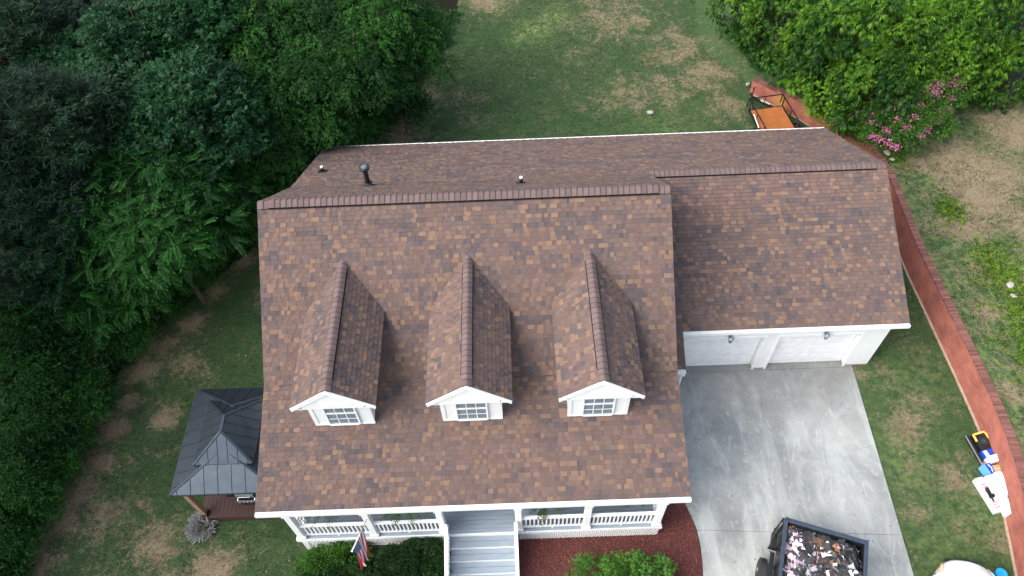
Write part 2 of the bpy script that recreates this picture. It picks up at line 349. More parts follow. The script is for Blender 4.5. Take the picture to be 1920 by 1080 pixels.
me = np_mesh('coping', [tuple(p) for p in mb.v], mb.f, copm, fcol=np.array(fc)); link('coping', me, wr)

# raised lawn: strip mesh outward from the wall, continuing beyond its end
EX = spline([(19.98,21.95),(18.8,23.4),(17.6,25.5),(17.5,30),(19,40)], .3)[1:]
bx_ = np.r_[px[::3], [p[0] for p in EX]]; by_ = np.r_[py[::3], [p[1] for p in EX]]
bx_ = np.r_[[20.5, 22.0], bx_]; by_ = np.r_[[-30, -8], by_]
tt = np.r_[np.array([.22,.45,.7]), np.arange(1, 16, .4), [20, 30, 60, 150, 400]]
n_t = len(tt); Vr = []
gx = np.gradient(bx_); gy = np.gradient(by_); gl = np.hypot(gx, gy); ox, oy = gy/gl, -gx/gl
for _ in range(3):
    ox = np.convolve(np.pad(ox, 2, 'edge'), np.ones(5)/5, 'valid'); oy = np.convolve(np.pad(oy, 2, 'edge'), np.ones(5)/5, 'valid')
nw = len(px[::3])+2
for i in range(len(bx_)):
    if i < nw: s_ = ss[::3][max(0, min(i-2, nw-3))]; h = wall_h(min(s_, STOT-.01)) - .03
    else: h = .16*max(0, 1-(i-nw)/3.) - .07
    for t in tt:
        X = bx_[i]+ox[i]*t; Y = by_[i]+oy[i]*t
        hh = h + (1.27-h)*sstep(np.array((t-.3)/3.0))*(1 if i < nw else max(0, 1-(i-nw)/40.)) + .02*math.sin(X*2)*math.cos(Y*1.7)
        Vr.append((X, Y, float(hh)))
Vr = np.array(Vr); i = (np.arange(len(bx_)-1)[:, None]*n_t + np.arange(n_t-1)[None]).ravel()
Fr = np.c_[i, i+1, i+n_t+1, i+n_t]
d_, l_ = attr_field(Vr[:,0], Vr[:,1], .42); l_ = np.maximum(l_, .6*sstep((20-Vr[:,1])/4)); d_ -= .15*sstep((Vr[:,1]-19)/2); f_ = np.maximum(sstep((Vr[:,1]-18.0)/2)*sstep((31-Vr[:,0])/3), sstep((Vr[:,1]-20.5)/2))*.9  # whole raised lawn lightened: its stronger light is put into the colour
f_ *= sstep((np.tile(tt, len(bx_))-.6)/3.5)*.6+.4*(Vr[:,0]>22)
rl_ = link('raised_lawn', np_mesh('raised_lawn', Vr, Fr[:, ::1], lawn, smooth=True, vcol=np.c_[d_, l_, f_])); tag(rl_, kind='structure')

# ------------------------------------------------------------------ driveway
def concrete_material():
    m = bpy.data.materials.new('concrete'); m.use_nodes = True; N = m.node_tree; n = N.nodes; L = N.links; b = n['Principled BSDF']
    b.inputs['Roughness'].default_value = .9; b.inputs['Specular IOR Level'].default_value = .2
    tc = n.new('ShaderNodeTexCoord')
    def noise(sc, det, dist=0, scale=None):
        src = tc.outputs['Object']
        if scale:
            mp = n.new('ShaderNodeMapping'); mp.inputs['Scale'].default_value = scale; L.new(src, mp.inputs[0]); src = mp.outputs[0]
        x = n.new('ShaderNodeTexNoise'); x.inputs['Scale'].default_value = sc; x.inputs['Detail'].default_value = det; x.inputs['Distortion'].default_value = dist; x.inputs['Roughness'].default_value = .65; L.new(src, x.inputs[0]); return x.outputs[0]
    def mix(v, a, c, lo, hi, amt=1):
        mr = n.new('ShaderNodeMapRange'); mr.inputs[1].default_value = lo; mr.inputs[2].default_value = hi; mr.inputs[4].default_value = amt; L.new(v, mr.inputs[0])
        x = n.new('ShaderNodeMix'); x.data_type = 'RGBA'; L.new(mr.outputs[0], x.inputs[0])
        for i, q in ((6, a), (7, c)):
            if isinstance(q, tuple): x.inputs[i].default_value = (*q, 1)
            else: L.new(q, x.inputs[i])
        return x.outputs[2]
    c = mix(noise(.45, 6, .4), (.205,.22,.22), (.345,.36,.345), .38, .62)
    c = mix(noise(9, 4), c, (.24,.245,.245), .5, .8, .5)
    c = mix(noise(.75, 3, .8, (1.9,.38,1)), c, (.44,.47,.465), .50, .66, .45)     # pale wipe marks
    c = mix(noise(1.15, 2, 4.5, (1.5,.55,1)), c, (.50,.53,.52), .58, .66, .26)
    c = mix(noise(2.6, 1, 5.5, (1.0,.6,1)), c, (.52,.55,.54), .66, .72, .2)
    # dark tyre-worn area near the doors
    sx = n.new('ShaderNodeSeparateXYZ'); L.new(tc.outputs['Object'], sx.inputs[0])
    ad = n.new('ShaderNodeMath'); ad.operation = 'MULTIPLY_ADD'; L.new(noise(.9, 5, .5), ad.inputs[0]); ad.inputs[1].default_value = 5.0; L.new(sx.outputs[1], ad.inputs[2])
    c = mix(ad.outputs[0], c, (.155,.155,.15), 6.2, 8.6, .7)
    L.new(c, b.inputs['Base Color'])
    bp = n.new('ShaderNodeBump'); bp.inputs['Strength'].default_value = .3; bp.inputs['Distance'].default_value = .01; L.new(noise(40, 3), bp.inputs['Height']); L.new(bp.outputs[0], b.inputs['Normal'])
    return m
conc = concrete_material()
def xl(y): return float(np.interp(y, [-14,-1.3,-.95,-.3,.32,1.04,1.8,3,9], [13.4,13.47,13.52,13.56,13.50,13.30,13.05,12.95,12.9]))
def xr(y): return float(np.interp(y, [-14,-1.52,6.0,9], [19.42,20.01,20.36,20.4]))
mb = MB(); gcut = .01
rows = [(-14,-6.2),(-6.2,.0),(.0,6.03),(6.03,6.9)]
def jy(x, y): return y + (-.06*(x-16) if y == 0 else 0)
for (a, b) in rows:
    ys = [a]+[v for v in (-1.3,-.95,-.6,-.3,.1,.32,.6,1.04,1.4,1.8,2.4,3) if a+.15 < v < b-.1]+[b]
    mid = 15.5
    L_ = [(xl(y), y) for y in ys]
    Lp = [(xl(y), jy(xl(y), y)+ (gcut/2 if k == 0 else -gcut/2 if k == len(ys)-1 else 0)) for k, y in enumerate(ys)]
    mb.prism([(mid-.002, jy(mid, a)+gcut/2), (mid-.002, jy(mid, b)-gcut/2)] + Lp[::-1], -.1, .035)
    mb.prism([(mid+.002, jy(mid, b)-gcut/2), (mid+.002, jy(mid, a)+gcut/2), (xr(a), jy(xr(a), a)+gcut/2), (xr(b), jy(xr(b), b)-gcut/2)], -.1, .035)
dw = mb.build('driveway', conc); tag(dw, kind='structure')

# ------------------------------------------------------------------ mulch bed
mul = mat('mulch', (.06,.016,.013), .9, c2=(.13,.035,.028), vscale=35, bump=1, bscale=60)
mb = MB(); bed = [(7.68,-9),(13.4,-9),(13.44,-1.3),(13.5,-.9),(13.53,-.3),(13.47,.32),(13.27,1.04),(13.02,1.8),(12.8,2.4),(7.68,2.4)]
mb.prism(bed, -.1, .03); o = mb.build('mulch_bed', mul); tag(o, kind='structure')
n = 16000; cx = rng.uniform(7.7, 13.5, n); cy = rng.uniform(-1.9, 1.9, n)
ok = (cx < np.array([xl(y) for y in cy])-.04); cx = cx[ok]; cy = cy[ok]; n = len(cx)
def strips(P, D, Nn, ln, wd):
    """rhombus leaves: base P, direction D, normal Nn"""
    D = D/np.linalg.norm(D, axis=1, keepdims=True); Sd = np.cross(D, Nn); Sd /= np.maximum(np.linalg.norm(Sd, axis=1, keepdims=True), 1e-6)
    ln = np.broadcast_to(np.asarray(ln, float), (len(P),))[:, None]; wd = np.broadcast_to(np.asarray(wd, float), (len(P),))[:, None]
    m_ = P + D*ln*.45
    V = np.stack([P, m_+Sd*wd/2, P+D*ln, m_-Sd*wd/2], 1).reshape(-1, 3)
    F = np.arange(len(V)).reshape(-1, 4)
    return V, F
def rdir(n): v = rng.normal(size=(n, 3)); return v/np.linalg.norm(v, axis=1, keepdims=True)
D = rdir(n); D[:,2] *= .35; Nn = rdir(n)*.5+np.array([0,0,1])
V, F = strips(np.c_[cx, cy, rng.uniform(.03,.06,n)], D, Nn, rng.uniform(.04,.10,n), rng.uniform(.02,.035,n))
chipm = mat('mulch_chips', (.1,.03,.02), .85, attr=True)
fc = np.array((.115,.030,.024))*rng.uniform(.35,1.9,(n,1)) + rng.uniform(0,.015,(n,1))
o = link('mulch_chips', np_mesh('mulch_chips', V, F, chipm, fcol=fc)); tag(o, 'dark red mulch chips in the bed beside the front steps', 'mulch', kind='stuff')

# ------------------------------------------------------------------ the house
H0 = (6.4, 8.0, 0.0)
house = empty('house', H0); tag(house, 'white house with a brown shingle roof, three dormers and a two-door garage', 'house')
# roof lines: y, z
EF = (0.10, 3.19); BR = (3.68, 4.36); RG = (8.22, 7.74); BK = (11.10, 5.47); ER = (16.0, 2.85)
GE = (5.90, 3.09)
XL_, XR_, XG = 0.0, 12.8, 21.24
def shingle_tabs(O, U, Vd, lu, lv, seed, exposure=.143, V0=0):
    """individual laminated tabs; O eave corner, U along the eave, Vd up the slope"""
    r = np.random.default_rng(seed); O = np.array(O, float); U = np.array(U, float); U /= np.linalg.norm(U); Vd = np.array(Vd, float); Vd /= np.linalg.norm(Vd)
    Nn = np.cross(U, Vd); Nn /= np.linalg.norm(Nn)
    rows = int(math.ceil(lv/exposure)); A = []; C = []
    def field(cu, cv, sd_):
        q = np.random.default_rng(sd_).random((int(lv/cv)+4, int(lu/cu)+4))
        def f(u, v):
            x_, y_ = max(0, u)/cu, v/cv; i, j = int(x_), int(y_); fx, fy = x_-i, y_-j; fx = fx*fx*(3-2*fx); fy = fy*fy*(3-2*fy)
            return (q[j,i]*(1-fx)+q[j,i+1]*fx)*(1-fy)+(q[j+1,i]*(1-fx)+q[j+1,i+1]*fx)*fy
        return f
    f1 = field(.42, .21, seed+100); f2 = field(1.6, .9, seed+200); f3 = field(.30, .15, seed+300)
    prev = None
    for k in range(rows):
        v0 = k*exposure; v1 = min(v0+exposure+.012, lv)
        x = -r.uniform(0, .3); cl = r.integers(0, 3); run = 0; tooth = True
        while x < lu:
            wv = r.uniform(.11, .22) if tooth else r.uniform(.06, .15)
            a = max(0, x); b = min(lu, x+wv)
            if b-a > .01:
                A.append((a, b, v0+r.uniform(-.004,.004), v1, .017 if tooth else .005))
                um = (a+b)/2; dk = f1(um, v0)*.75+f2(um, v0)*.25
                mid = np.array((.134,.093,.084)); dark = np.array((.088,.073,.078)); lite = np.array((.196,.126,.092))
                k1 = min(1, max(0, (dk-.47)/.24)); k2 = 1.0 if (r.random() < (.27 if f3(um, v0) > .5 else .07)) else r.uniform(0, .28)
                base = mid*(1-k1)+dark*k1; base = base*(1-k2)+lite*k2
                C.append(np.array(base)*r.uniform(.90, 1.11)*(1 if tooth else .95) + np.array((.005,.003,.003))*r.uniform(-1,1))
            x += wv; run -= wv; tooth = not tooth
    A = np.array(A); C = np.clip(np.array(C), .01, 1); m = len(A)
    a, b, v0, v1, h = [A[:, i:i+1] for i in range(5)]
    def P(u, v, n_): return O + u*U + v*Vd + n_*Nn
    vs_ = np.stack([P(a, v0, 0*h), P(b, v0, 0*h), P(a, v0, h+.002), P(b, v0, h+.002), P(a, v1, 0*h+.001), P(b, v1, 0*h+.001)], 1)
    V = vs_.reshape(-1, 3); i = np.arange(m)*6
    F = [];
    q = np.stack([np.c_[i+2, i+3, i+5, i+4], np.c_[i, i+1, i+3, i+2], np.c_[i, i+2, i+4, i+4], np.c_[i+1, i+5, i+3, i+3]], 1)
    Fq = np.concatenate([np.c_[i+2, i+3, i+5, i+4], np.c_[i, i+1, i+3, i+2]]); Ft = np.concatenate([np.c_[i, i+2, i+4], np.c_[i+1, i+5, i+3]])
    return V, Fq, Ft, np.concatenate([C, C*.2]), np.concatenate([C*.5, C*.5])  # butts and sides darkened to paint in the shadow lines between tabs
class RoofBuf:
    def __init__(s): s.V = []; s.F = []; s.C = []; s.n = 0
    def tabs(s, *a, **k):
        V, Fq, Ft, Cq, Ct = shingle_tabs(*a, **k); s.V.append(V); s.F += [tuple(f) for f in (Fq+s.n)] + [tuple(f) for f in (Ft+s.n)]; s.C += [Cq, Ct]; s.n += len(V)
    def slab(s, P, th, c=(.04,.03,.028)):
        mb = MB(); mb.slab(P, th); s.V.append(np.array([tuple(p) for p in mb.v])); s.F += [tuple(i+s.n for i in f) for f in mb.f]; s.C.append(np.tile(c, (len(mb.f), 1))); s.n += len(mb.v)
    def caps(s, p0, p1, hw, drop, seg=.178, raise_=.05, ends=2):
        """overlapping cap shingles over a ridge: p0->p1, half width hw, drop at the edges"""
        r = np.random.default_rng(int(abs(p0[0]*100+p0[1]*7+p1[0])))
        p0 = np.array(p0, float); p1 = np.array(p1, float); L = np.linalg.norm(p1-p0); d = (p1-p0)/L; sd = np.cross(d, (0,0,1)); n = int(L/seg)
        for k in range(n):
            a = p0+d*(k*L/n-.01); b = p0+d*((k+1)*L/n+.004)
            up = raise_ if ends <= k < n-ends else .012
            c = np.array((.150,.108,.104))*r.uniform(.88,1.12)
            prof = [(-1, -drop), (-.55, -drop*.42), (-.15, -.004), (.15, -.004), (.55, -drop*.42), (1, -drop)]
            vs_ = []
            for q, lift in ((a, .004), (b, .016)):
                for t, z in prof: vs_.append(q + sd*hw*t + np.array((0,0,z+up+lift)))
            for t, z in ((-1, -drop-up-.01), (1, -drop-up-.01)):
                pass
            for q in (a, b):
                vs_.append(q - sd*hw + np.array((0,0,-drop-.004))); vs_.append(q + sd*hw + np.array((0,0,-drop-.004)))
            e0 = b - d*.022
            for t, z in prof: vs_.append(e0 + sd*hw*t + np.array((0,0,z+up+.0185)))
            for t, z in prof: vs_.append(b + sd*hw*t + np.array((0,0,z+up+.0195)))
            for sgn in (-1, 1):
                for q in (a, b):
                    for t in (hw-.02, hw+.022): vs_.append(q + sd*sgn*t + np.array((0,0,-drop*t/hw+.024)))
            f = [(i, i+1, i+7, i+6) for i in range(5)] + [(12, 0, 6, 14), (5, 13, 15, 11), (0,12,13,5), (6,11,15,14), (0,5,4,3,2,1), (6,7,8,9,10,11)] + [(16+i, 17+i, 23+i, 22+i) for i in range(5)]
            if ends <= k < n-ends: f += [(28,29,31,30),(32,33,35,34)]
            cc = [c]*5 + [(.008,.007,.007)]*2 + [c*.35]*2 + [c*.6]*2 + [c*.42]*5 + ([(.008,.008,.009)]*2 if ends <= k < n-ends else [])  # butt-edge shadow and the dark vent gap are put into the colours
            s.V.append(np.array(vs_)); s.F += [tuple(i+s.n for i in g_) for g_ in f]; s.C.append(np.array(cc)); s.n += len(vs_)
    def build(s, name, parent, mt=None, off=H0):
        V = np.concatenate(s.V) - np.array(off)
        me = np_mesh(name, V, s.F, mt or shingle, fcol=np.concatenate([np.asarray(c) for c in s.C])); return link(name, me, parent)
def plane(rb, a, b, x0, x1, seed, back=False):
    """a lower (y,z), b upper (y,z)"""
    lv = math.hypot(b[0]-a[0], b[1]-a[1]); dv = ((0, b[0]-a[0], b[1]-a[1]))
    nrm = np.cross((1,0,0), dv) if not back else np.cross((-1,0,0), dv); nrm = nrm/np.linalg.norm(nrm)
    if not back: P = [(x0,*a),(x1,*a),(x1,*b),(x0,*b)]; rb.tabs((x0,*a), (1,0,0), dv, x1-x0, lv, seed)
    else: P = [(x1,*a),(x0,*a),(x0,*b),(x1,*b)]; rb.tabs((x1,*a), (-1,0,0), dv, x1-x0, lv, seed)
    P = [tuple(np.array(p)-nrm*.004) for p in P]
    rb.slab(P, .07)
rb = RoofBuf()
plane(rb, EF, BR, XL_, XR_, 1); plane(rb, BR, RG, XL_, XR_, 2)
plane(rb, BK, RG, XL_, XR_, 3, True); plane(rb, ER, BK, XL_, XG, 4, True)
sg = (BK[1]-GE[1])/(BK[0]-GE[0])
plane(rb, GE, BK, 13.53, XG, 5)
plane(rb, (4.74, GE[1]+sg*(4.74-GE[0])), BK, 12.30, 13.53, 6)
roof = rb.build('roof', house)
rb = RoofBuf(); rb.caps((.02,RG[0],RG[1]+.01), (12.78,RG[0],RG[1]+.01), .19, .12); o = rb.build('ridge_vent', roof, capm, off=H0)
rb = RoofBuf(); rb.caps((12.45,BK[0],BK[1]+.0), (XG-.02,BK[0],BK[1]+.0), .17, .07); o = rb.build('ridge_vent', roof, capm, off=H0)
# gutters, fascia
def gutter(x0, x1, y0, y1, z):
    mb = MB(H0); lo = z-.13
    mb.box(x0, x1, min(y0,y1), max(y0,y1), lo, lo+.02)
    mb.box(x0, x1, min(y0,y1), min(y0,y1)+.016, lo+.02, z); mb.box(x0, x1, max(y0,y1)-.016, max(y0,y1), lo+.02, z)
    mb.box(x0, x0+.01, min(y0,y1)+.016, max(y0,y1)-.016, lo+.02, z); mb.box(x1-.01, x1, min(y0,y1)+.016, max(y0,y1)-.016, lo+.02, z)
    mb.box(x0+.01, x1-.01, min(y0,y1)+.016, max(y0,y1)-.016, z-.03, z-.012)    # leaf guard
    return mb.build('gutter', trim, house)
gutter(XL_, XR_, -.02, .115, 3.165); gutter(13.53, XG, 5.79, 5.915, 3.06); gutter(12.85, 13.52, 4.62, 4.75, 2.53); gutter(XL_, XG, 15.98, 16.1, 2.82)
mb = MB(H0)
mb.box(.02, 12.78, .125, .165, 2.9, 3.10); mb.box(.02, 12.78, .165, 2.4, 2.86, 2.9)      # front fascia and porch ceiling
mb.box(13.5, 21.2, 5.925, 5.96, 2.76, 3.02); mb.box(13.5, 21.2, 5.96, 6.12, 2.74, 2.76)
mb.box(.02, 21.2, 15.93, 15.97, 2.5, 2.76); mb.box(.02, 21.2, 15.6, 15.93, 2.48, 2.5)
for x in (.0, 12.765):
    for a, b in ((EF, BR), (BR, RG), (BK, RG)): mb.beam((x+.018, a[0], a[1]-.13), (x+.018, b[0], b[1]-.13), .03, .11)
mb.beam((.018, ER[0], ER[1]-.13), (.018, BK[0], BK[1]-.13), .03, .11)
for a, b in ((GE, BK), (ER, BK)): mb.beam((XG-.018, a[0], a[1]-.13), (XG-.018, b[0], b[1]-.13), .03, .11)
mb.build('fascia', trim, house)
# walls
mb = MB(H0)
prof = [(2.4,-.5),(15.6,-.5),(15.6,2.9),(11.1,5.3),(8.22,7.55),(3.68,4.2),(2.4,3.75)]
mb.xprism(prof, .45, .6); mb.xprism(prof, 12.2, 12.4); mb.box(.6, 12.2, 2.4, 2.55, -.5, 2.86); mb.box(.6, 12.2, 15.45, 15.6, -.5, 2.48)
gp = [(6.13,-.3),(15.6,-.3),(15.6,2.85),(11.1,5.25),(6.13,2.98)]
mb.xprism(gp, 20.75, 20.9)
mb.box(12.4, 13.8, 6.1, 6.35, -.1, 2.74); mb.box(16.60, 17.10, 6.1, 6.35, 0.10, 2.74); mb.box(20.0, 20.9, 6.1, 6.35-.22, .1, 2.74); mb.box(20.0, 20.75, 6.13, 6.35, .1, 2.74)
mb.box(13.8, 16.60, 6.1, 6.35, 2.2, 2.74); mb.box(17.10, 20.0, 6.1, 6.35, 2.2, 2.74)
mb.box(12.4, 20.75, 15.45, 15.6, -.3, 2.48)
mb.box(12.4, 13.5, 4.85, 6.1, -.1, 2.3)
mb.build('wall', siding, house)
mb = MB(H0)   # door casings with brick-coloured feet
for x0, x1 in ((16.58,16.66),(17.04,17.12),(13.74,13.82),(19.98,20.06)): mb.box(x0, x1, 6.075, 6.1, -.02, 2.2)
for x0, x1 in ((13.74,16.66),(17.04,20.06)): mb.box(x0, x1, 6.075, 6.1, 2.2, 2.32)
mb.build('door_casing', trim, house)
for x0, x1 in ((16.61, 17.09), (20.01, 20.88)): mb = MB(H0); mb.box(x0, x1, 6.115, 6.33, -.1, .1); mb.build('foundation', brick, house)
for (x0, x1) in ((13.82, 16.58), (17.12, 19.98)):
    mb = MB(H0)
    for k in range(12):
        z0 = .05+k*.18; mb.box(x0, x1, 6.30+.006*(k%3==0), 6.34, z0, z0+.168); mb.box(x0, x1, 6.315, 6.34, z0+.168, z0+.18)
    mb.build('garage_door', white, house)
lampm = mat('lamp_metal', (.25,.31,.33), .35, metal=.3)
for x in (15.32, 18.65):
    mb = MB(H0); mb.box(x-.06, x+.06, 6.06, 6.1, 2.34, 2.56); mb.tube([(x,6.06,2.5),(x,5.98,2.56),(x,5.95,2.5)], .015)
    mb.tube([(x,5.95,2.5),(x,5.95,2.46),(x,5.95,2.42)], [.03,.09,.10], 10); l = mb.build('wall_lamp', lampm, house)
    mb = MB(H0)
    mb.tube([(x,5.95,2.42),(x,5.95,2.22),(x,5.95,2.2)], [.085,.06,.02], 8); mb.build('glass_shade', glass, l)
for x, y, z in ((20.95, 6.45, 2.8), (.5, 2.3, 2.8), (13.46,4.8,2.4)):
    mb = MB(H0); mb.beam((x,y-.2,z-.02),(x,y,z-.25),.07,.07); mb.beam((x,y,z-.25),(x,y,.1),.07,.07); mb.beam((x,y,.1),(x,y-.25,.02),.07,.07)
    mb.build('downspout', trim, house, bevel=.01)
# front door and windows under the porch
for x in (2.2, 4.6, 8.6, 10.9):
    mb = MB(H0); mb.box(x-.5, x+.5, 2.33, 2.4, .9+.8, 2.75, 0); mb.box(x-.42, x+.42, 2.31, 2.33, 1.78, 2.2, 1); mb.box(x-.42, x+.42, 2.31, 2.33, 2.24, 2.67, 1)
    mb.build('window', [trim, darkglass], house)
mb = MB(H0); mb.box(6.0, 7.05, 2.34, 2.4, .8, 2.85, 0); mb.box(6.1, 6.95, 2.31, 2.34, .82, 2.78, 1); d = mb.build('front_door', [trim, mat('door_blue', (.05,.09,.13), .4)], house)
mb = MB(H0); mb.tube([(6.85,2.31,1.75),(6.85,2.26,1.75)], .03); mb.build('handle', steel, d)

# dormers
for k, xc in enumerate((2.59, 6.46, 10.225)):
    O = (xc, 2.47, 3.9); yf = 2.47; hw = .88
    mb = MB(O); mb.yprism([(xc-hw,3.85),(xc+hw,3.85),(xc+hw,5.86),(xc,6.5),(xc-hw,5.86)], yf, 6.0)
    mb.box(xc-hw-.02, xc+hw+.02, yf-.03, yf, 3.93, 4.02)
    for s_ in (-1, 1): mb.box(xc+s_*(hw-.03)-.06, xc+s_*(hw-.03)+.06, yf-.02, yf, 4.02, 5.8)
    d = mb.build('dormer', siding, house, loc=(xc-H0[0], 2.47-H0[1], 3.9))
    if True:
        d['label'] = ['dormer nearest the gazebo end of the roof', 'middle dormer above the front steps', 'dormer nearest the garage'][k]
    # roof planes
    rb = RoofBuf(); hz = .96; hwr = 1.225; yb = 6.66; z0 = 5.66; zr = 6.62; yfr = 2.16
    sl_ = math.hypot(hwr, hz)
    rb.tabs((xc-hwr, yb, z0), (0,-1,0), (hwr,0,hz), yb-yfr, sl_, 20+k); rb.tabs((xc+hwr, yfr, z0), (0,1,0), (-hwr,0,hz), yb-yfr, sl_, 30+k)
    rb.slab([(xc-hwr,yb,z0-.004),(xc-hwr,yfr,z0-.004),(xc,yfr,zr-.004),(xc,yb,zr-.004)], .05); rb.slab([(xc+hwr,yfr,z0-.004),(xc+hwr,yb,z0-.004),(xc,yb,zr-.004),(xc,yfr,zr-.004)], .05)
    dr = rb.build('dormer_roof', d, off=O)
    rb = RoofBuf(); rb.caps((xc, yfr+.0, zr+.005), (xc, 6.74, zr+.005), .15, .09, ends=2)
    me_o = rb.build('ridge_vent', d, capm, off=O)
    mb = MB(O)     # gable trim: white rake boards and soffit triangle
    for s_ in (-1, 1):
        mb.add([(xc+s_*hwr, yfr-.02, z0-.02),(xc, yfr-.02, zr-.015),(xc, yfr-.02, zr-.24),(xc+s_*(hwr-.02), yfr-.02, z0-.19),
                (xc+s_*hwr, yfr+.01, z0-.02),(xc, yfr+.01, zr-.015),(xc, yfr+.01, zr-.24),(xc+s_*(hwr-.02), yfr+.01, z0-.19)],
               [(0,1,2,3),(4,7,6,5),(0,4,5,1),(3,2,6,7),(0,3,7,4)] if s_ < 0 else [(0,3,2,1),(4,5,6,7),(0,1,5,4),(3,7,6,2),(0,4,7,3)])
        x0_, x1_ = sorted((xc+s_*(hw), xc+s_*(hwr-.08))); mb.box(x0_, x1_, yfr+.01, 5.4, z0-.15, z0-.12); mb.box(*sorted((xc+s_*(hwr-.12), xc+s_*(hwr-.09))), yfr+.01, 5.4, z0-.12, z0-.07)
    mb.yprism([(xc-hw,5.52),(xc+hw,5.52),(xc+hw,5.74),(xc,6.46),(xc-hw,5.74)], yfr+.012, yf-.03)
    mb.build('gable_trim', trim, d)
    mb = MB(O); wx = .43; wz0, wz1 = 4.06, 5.40
    mb.box(xc-wx, xc+wx, yf-.035, yf-.03, wz0, wz1, 1)
    mb.box(xc-wx-.05, xc-wx, yf-.06, yf-.03, wz0-.05, wz1+.05, 0); mb.box(xc+wx, xc+wx+.05, yf-.06, yf-.03, wz0-.05, wz1+.05, 0)
    mb.box(xc-wx, xc+wx, yf-.06, yf-.03, wz1, wz1+.05, 0); mb.box(xc-wx, xc+wx, yf-.08, yf-.03, wz0-.05, wz0, 0); mb.box(xc-wx, xc+wx, yf-.055, yf-.035, 4.70, 4.77, 0)
    for t in (-1/3., 1/3.): mb.box(xc+wx*t-.012, xc+wx*t+.012, yf-.047, yf-.035, wz0, 4.70, 0); mb.box(xc+wx*t-.012, xc+wx*t+.012, yf-.047, yf-.035, 4.77, wz1, 0)
    mb.box(xc-wx, xc+wx, yf-.044, yf-.036, 4.37, 4.39, 0); mb.box(xc-wx, xc+wx, yf-.044, yf-.036, 5.06, 5.08, 0)
    mb.build('window', [trim, glass], d)
# vents on the rear slope
def roof_z(y): return float(np.interp(y, [RG[0], BK[0], ER[0]], [RG[1], BK[1], ER[1]]))
for (x, y, h, lab) in ((.72, 12.8, .22, 'short white-capped pipe nearest the roof corner'), (8.22, 10.1, .25, 'short white-capped pipe behind the middle dormer')):
    z = roof_z(y); mb = MB(H0)
    mb.slab([(x-.16,y+.17,roof_z(y+.17)+.025),(x-.16,y-.17,roof_z(y-.17)+.025),(x+.16,y-.17,roof_z(y-.17)+.025),(x+.16,y+.17,roof_z(y+.17)+.025)], .01, 0)
    mb.tube([(x,y,z-.05),(x,y,z+.1),(x,y,z+h-.02)], [.08,.06,.05], 12, 0); mb.tube([(x,y,z+h-.02),(x,y,z+h+.03)], .055, 12, 1)
    o = mb.build('vent_pipe', [black, trim], house); o['label'] = lab
x, y = 2.85, 10.85; z = roof_z(y); mb = MB(H0)
mb.slab([(x-.2,y+.2,roof_z(y+.2)+.025),(x-.2,y-.2,roof_z(y-.2)+.025),(x+.2,y-.2,roof_z(y-.2)+.025),(x+.2,y+.2,roof_z(y+.2)+.025)], .01)
mb.tube([(x,y,z-.1),(x,y,z+.12),(x,y,z+.14),(x,y,z+.16)], [.14,.13,.16,.09], 14); mb.tube([(x,y,z+.1),(x,y,z+.80)], .085, 14)
fl = mb.build('flue_pipe', black, house, smooth=False)
mb = MB(H0); mb.tube([(x,y,z+.78),(x,y,z+.82),(x,y,z+.89),(x,y,z+.91)], [.10,.18,.18,.16], 18, 0); mb.tube([(x,y,z+.912),(x,y,z+.94)], [.11,.08], 14, 1); mb.build('flue_cap', [black, mat('dull_grey', (.12,.14,.15), .6)], fl)

# porch
FZ = .8
mb = MB(H0)
for k in range(17):
    y0 = .06+k*.1385
    mb.box(.62, 12.25, y0, y0+.132, FZ-.03, FZ)
mb.box(.62, 12.25, .08, 2.4, FZ-.09, FZ-.035)
pf = mb.build('porch_floor', greydeck, house)
mb = MB(H0); mb.box(.60, 12.27, .03, .058, FZ-.17, FZ-.01); mb.box(.60, .628, .058, 2.4, FZ-.17, FZ-.01); mb.box(12.25, 12.27, .058, 2.4, FZ-.17, FZ-.01); mb.build('skirt_board', trim, house)
COLX = [.80, 3.12, 5.33, 7.72, 9.85, 12.08]
for i, x in enumerate(COLX):
    zb = FZ if i else -.36
    mb = MB(H0); mb.box(x-.1, x+.1, .07, .27, zb, 2.86); mb.box(x-.14, x+.14, .035, .31, FZ, FZ+.16); mb.box(x-.13, x+.13, .04, .30, 2.74, 2.86)
    mb.build('porch_column', trim, house, bevel=.008)
mb = MB(H0); mb.box(.6, 12.3, .09, .25, 2.72, 2.87); mb.build('porch_beam', trim, house)
def railing(p0, p1, z):
    p0 = Vector((*p0, z)); p1 = Vector((*p1, z)); L = (p1-p0).length; d = (p1-p0)/L; mb = MB(H0)
    up = Vector((0,0,1)); mb.beam(p0+up*.92, p1+up*.92, .10, .05); mb.beam(p0+up*.84, p1+up*.84, .04, .08); mb.beam(p0+up*.12, p1+up*.12, .05, .08)
    n = int(L/.125)
    for k in range(1, n): q = p0+d*(L*k/n); mb.beam(q+up*.16, q+up*.80, .045, .045, up=(0,1,0))
    mb.box(*( (p0+d*L/2).x-.03, (p0+d*L/2).x+.03, (p0+d*L/2).y-.03, (p0+d*L/2).y+.03, z, z+.08))
    return mb.build('railing', trim, house)
for i in (0,1,3,4): railing((COLX[i]+.1,.17), (COLX[i+1]-.1,.17), FZ)
railing((.80,.3), (.80,2.38), FZ); railing((12.08,.3), (12.08,2.38), FZ)
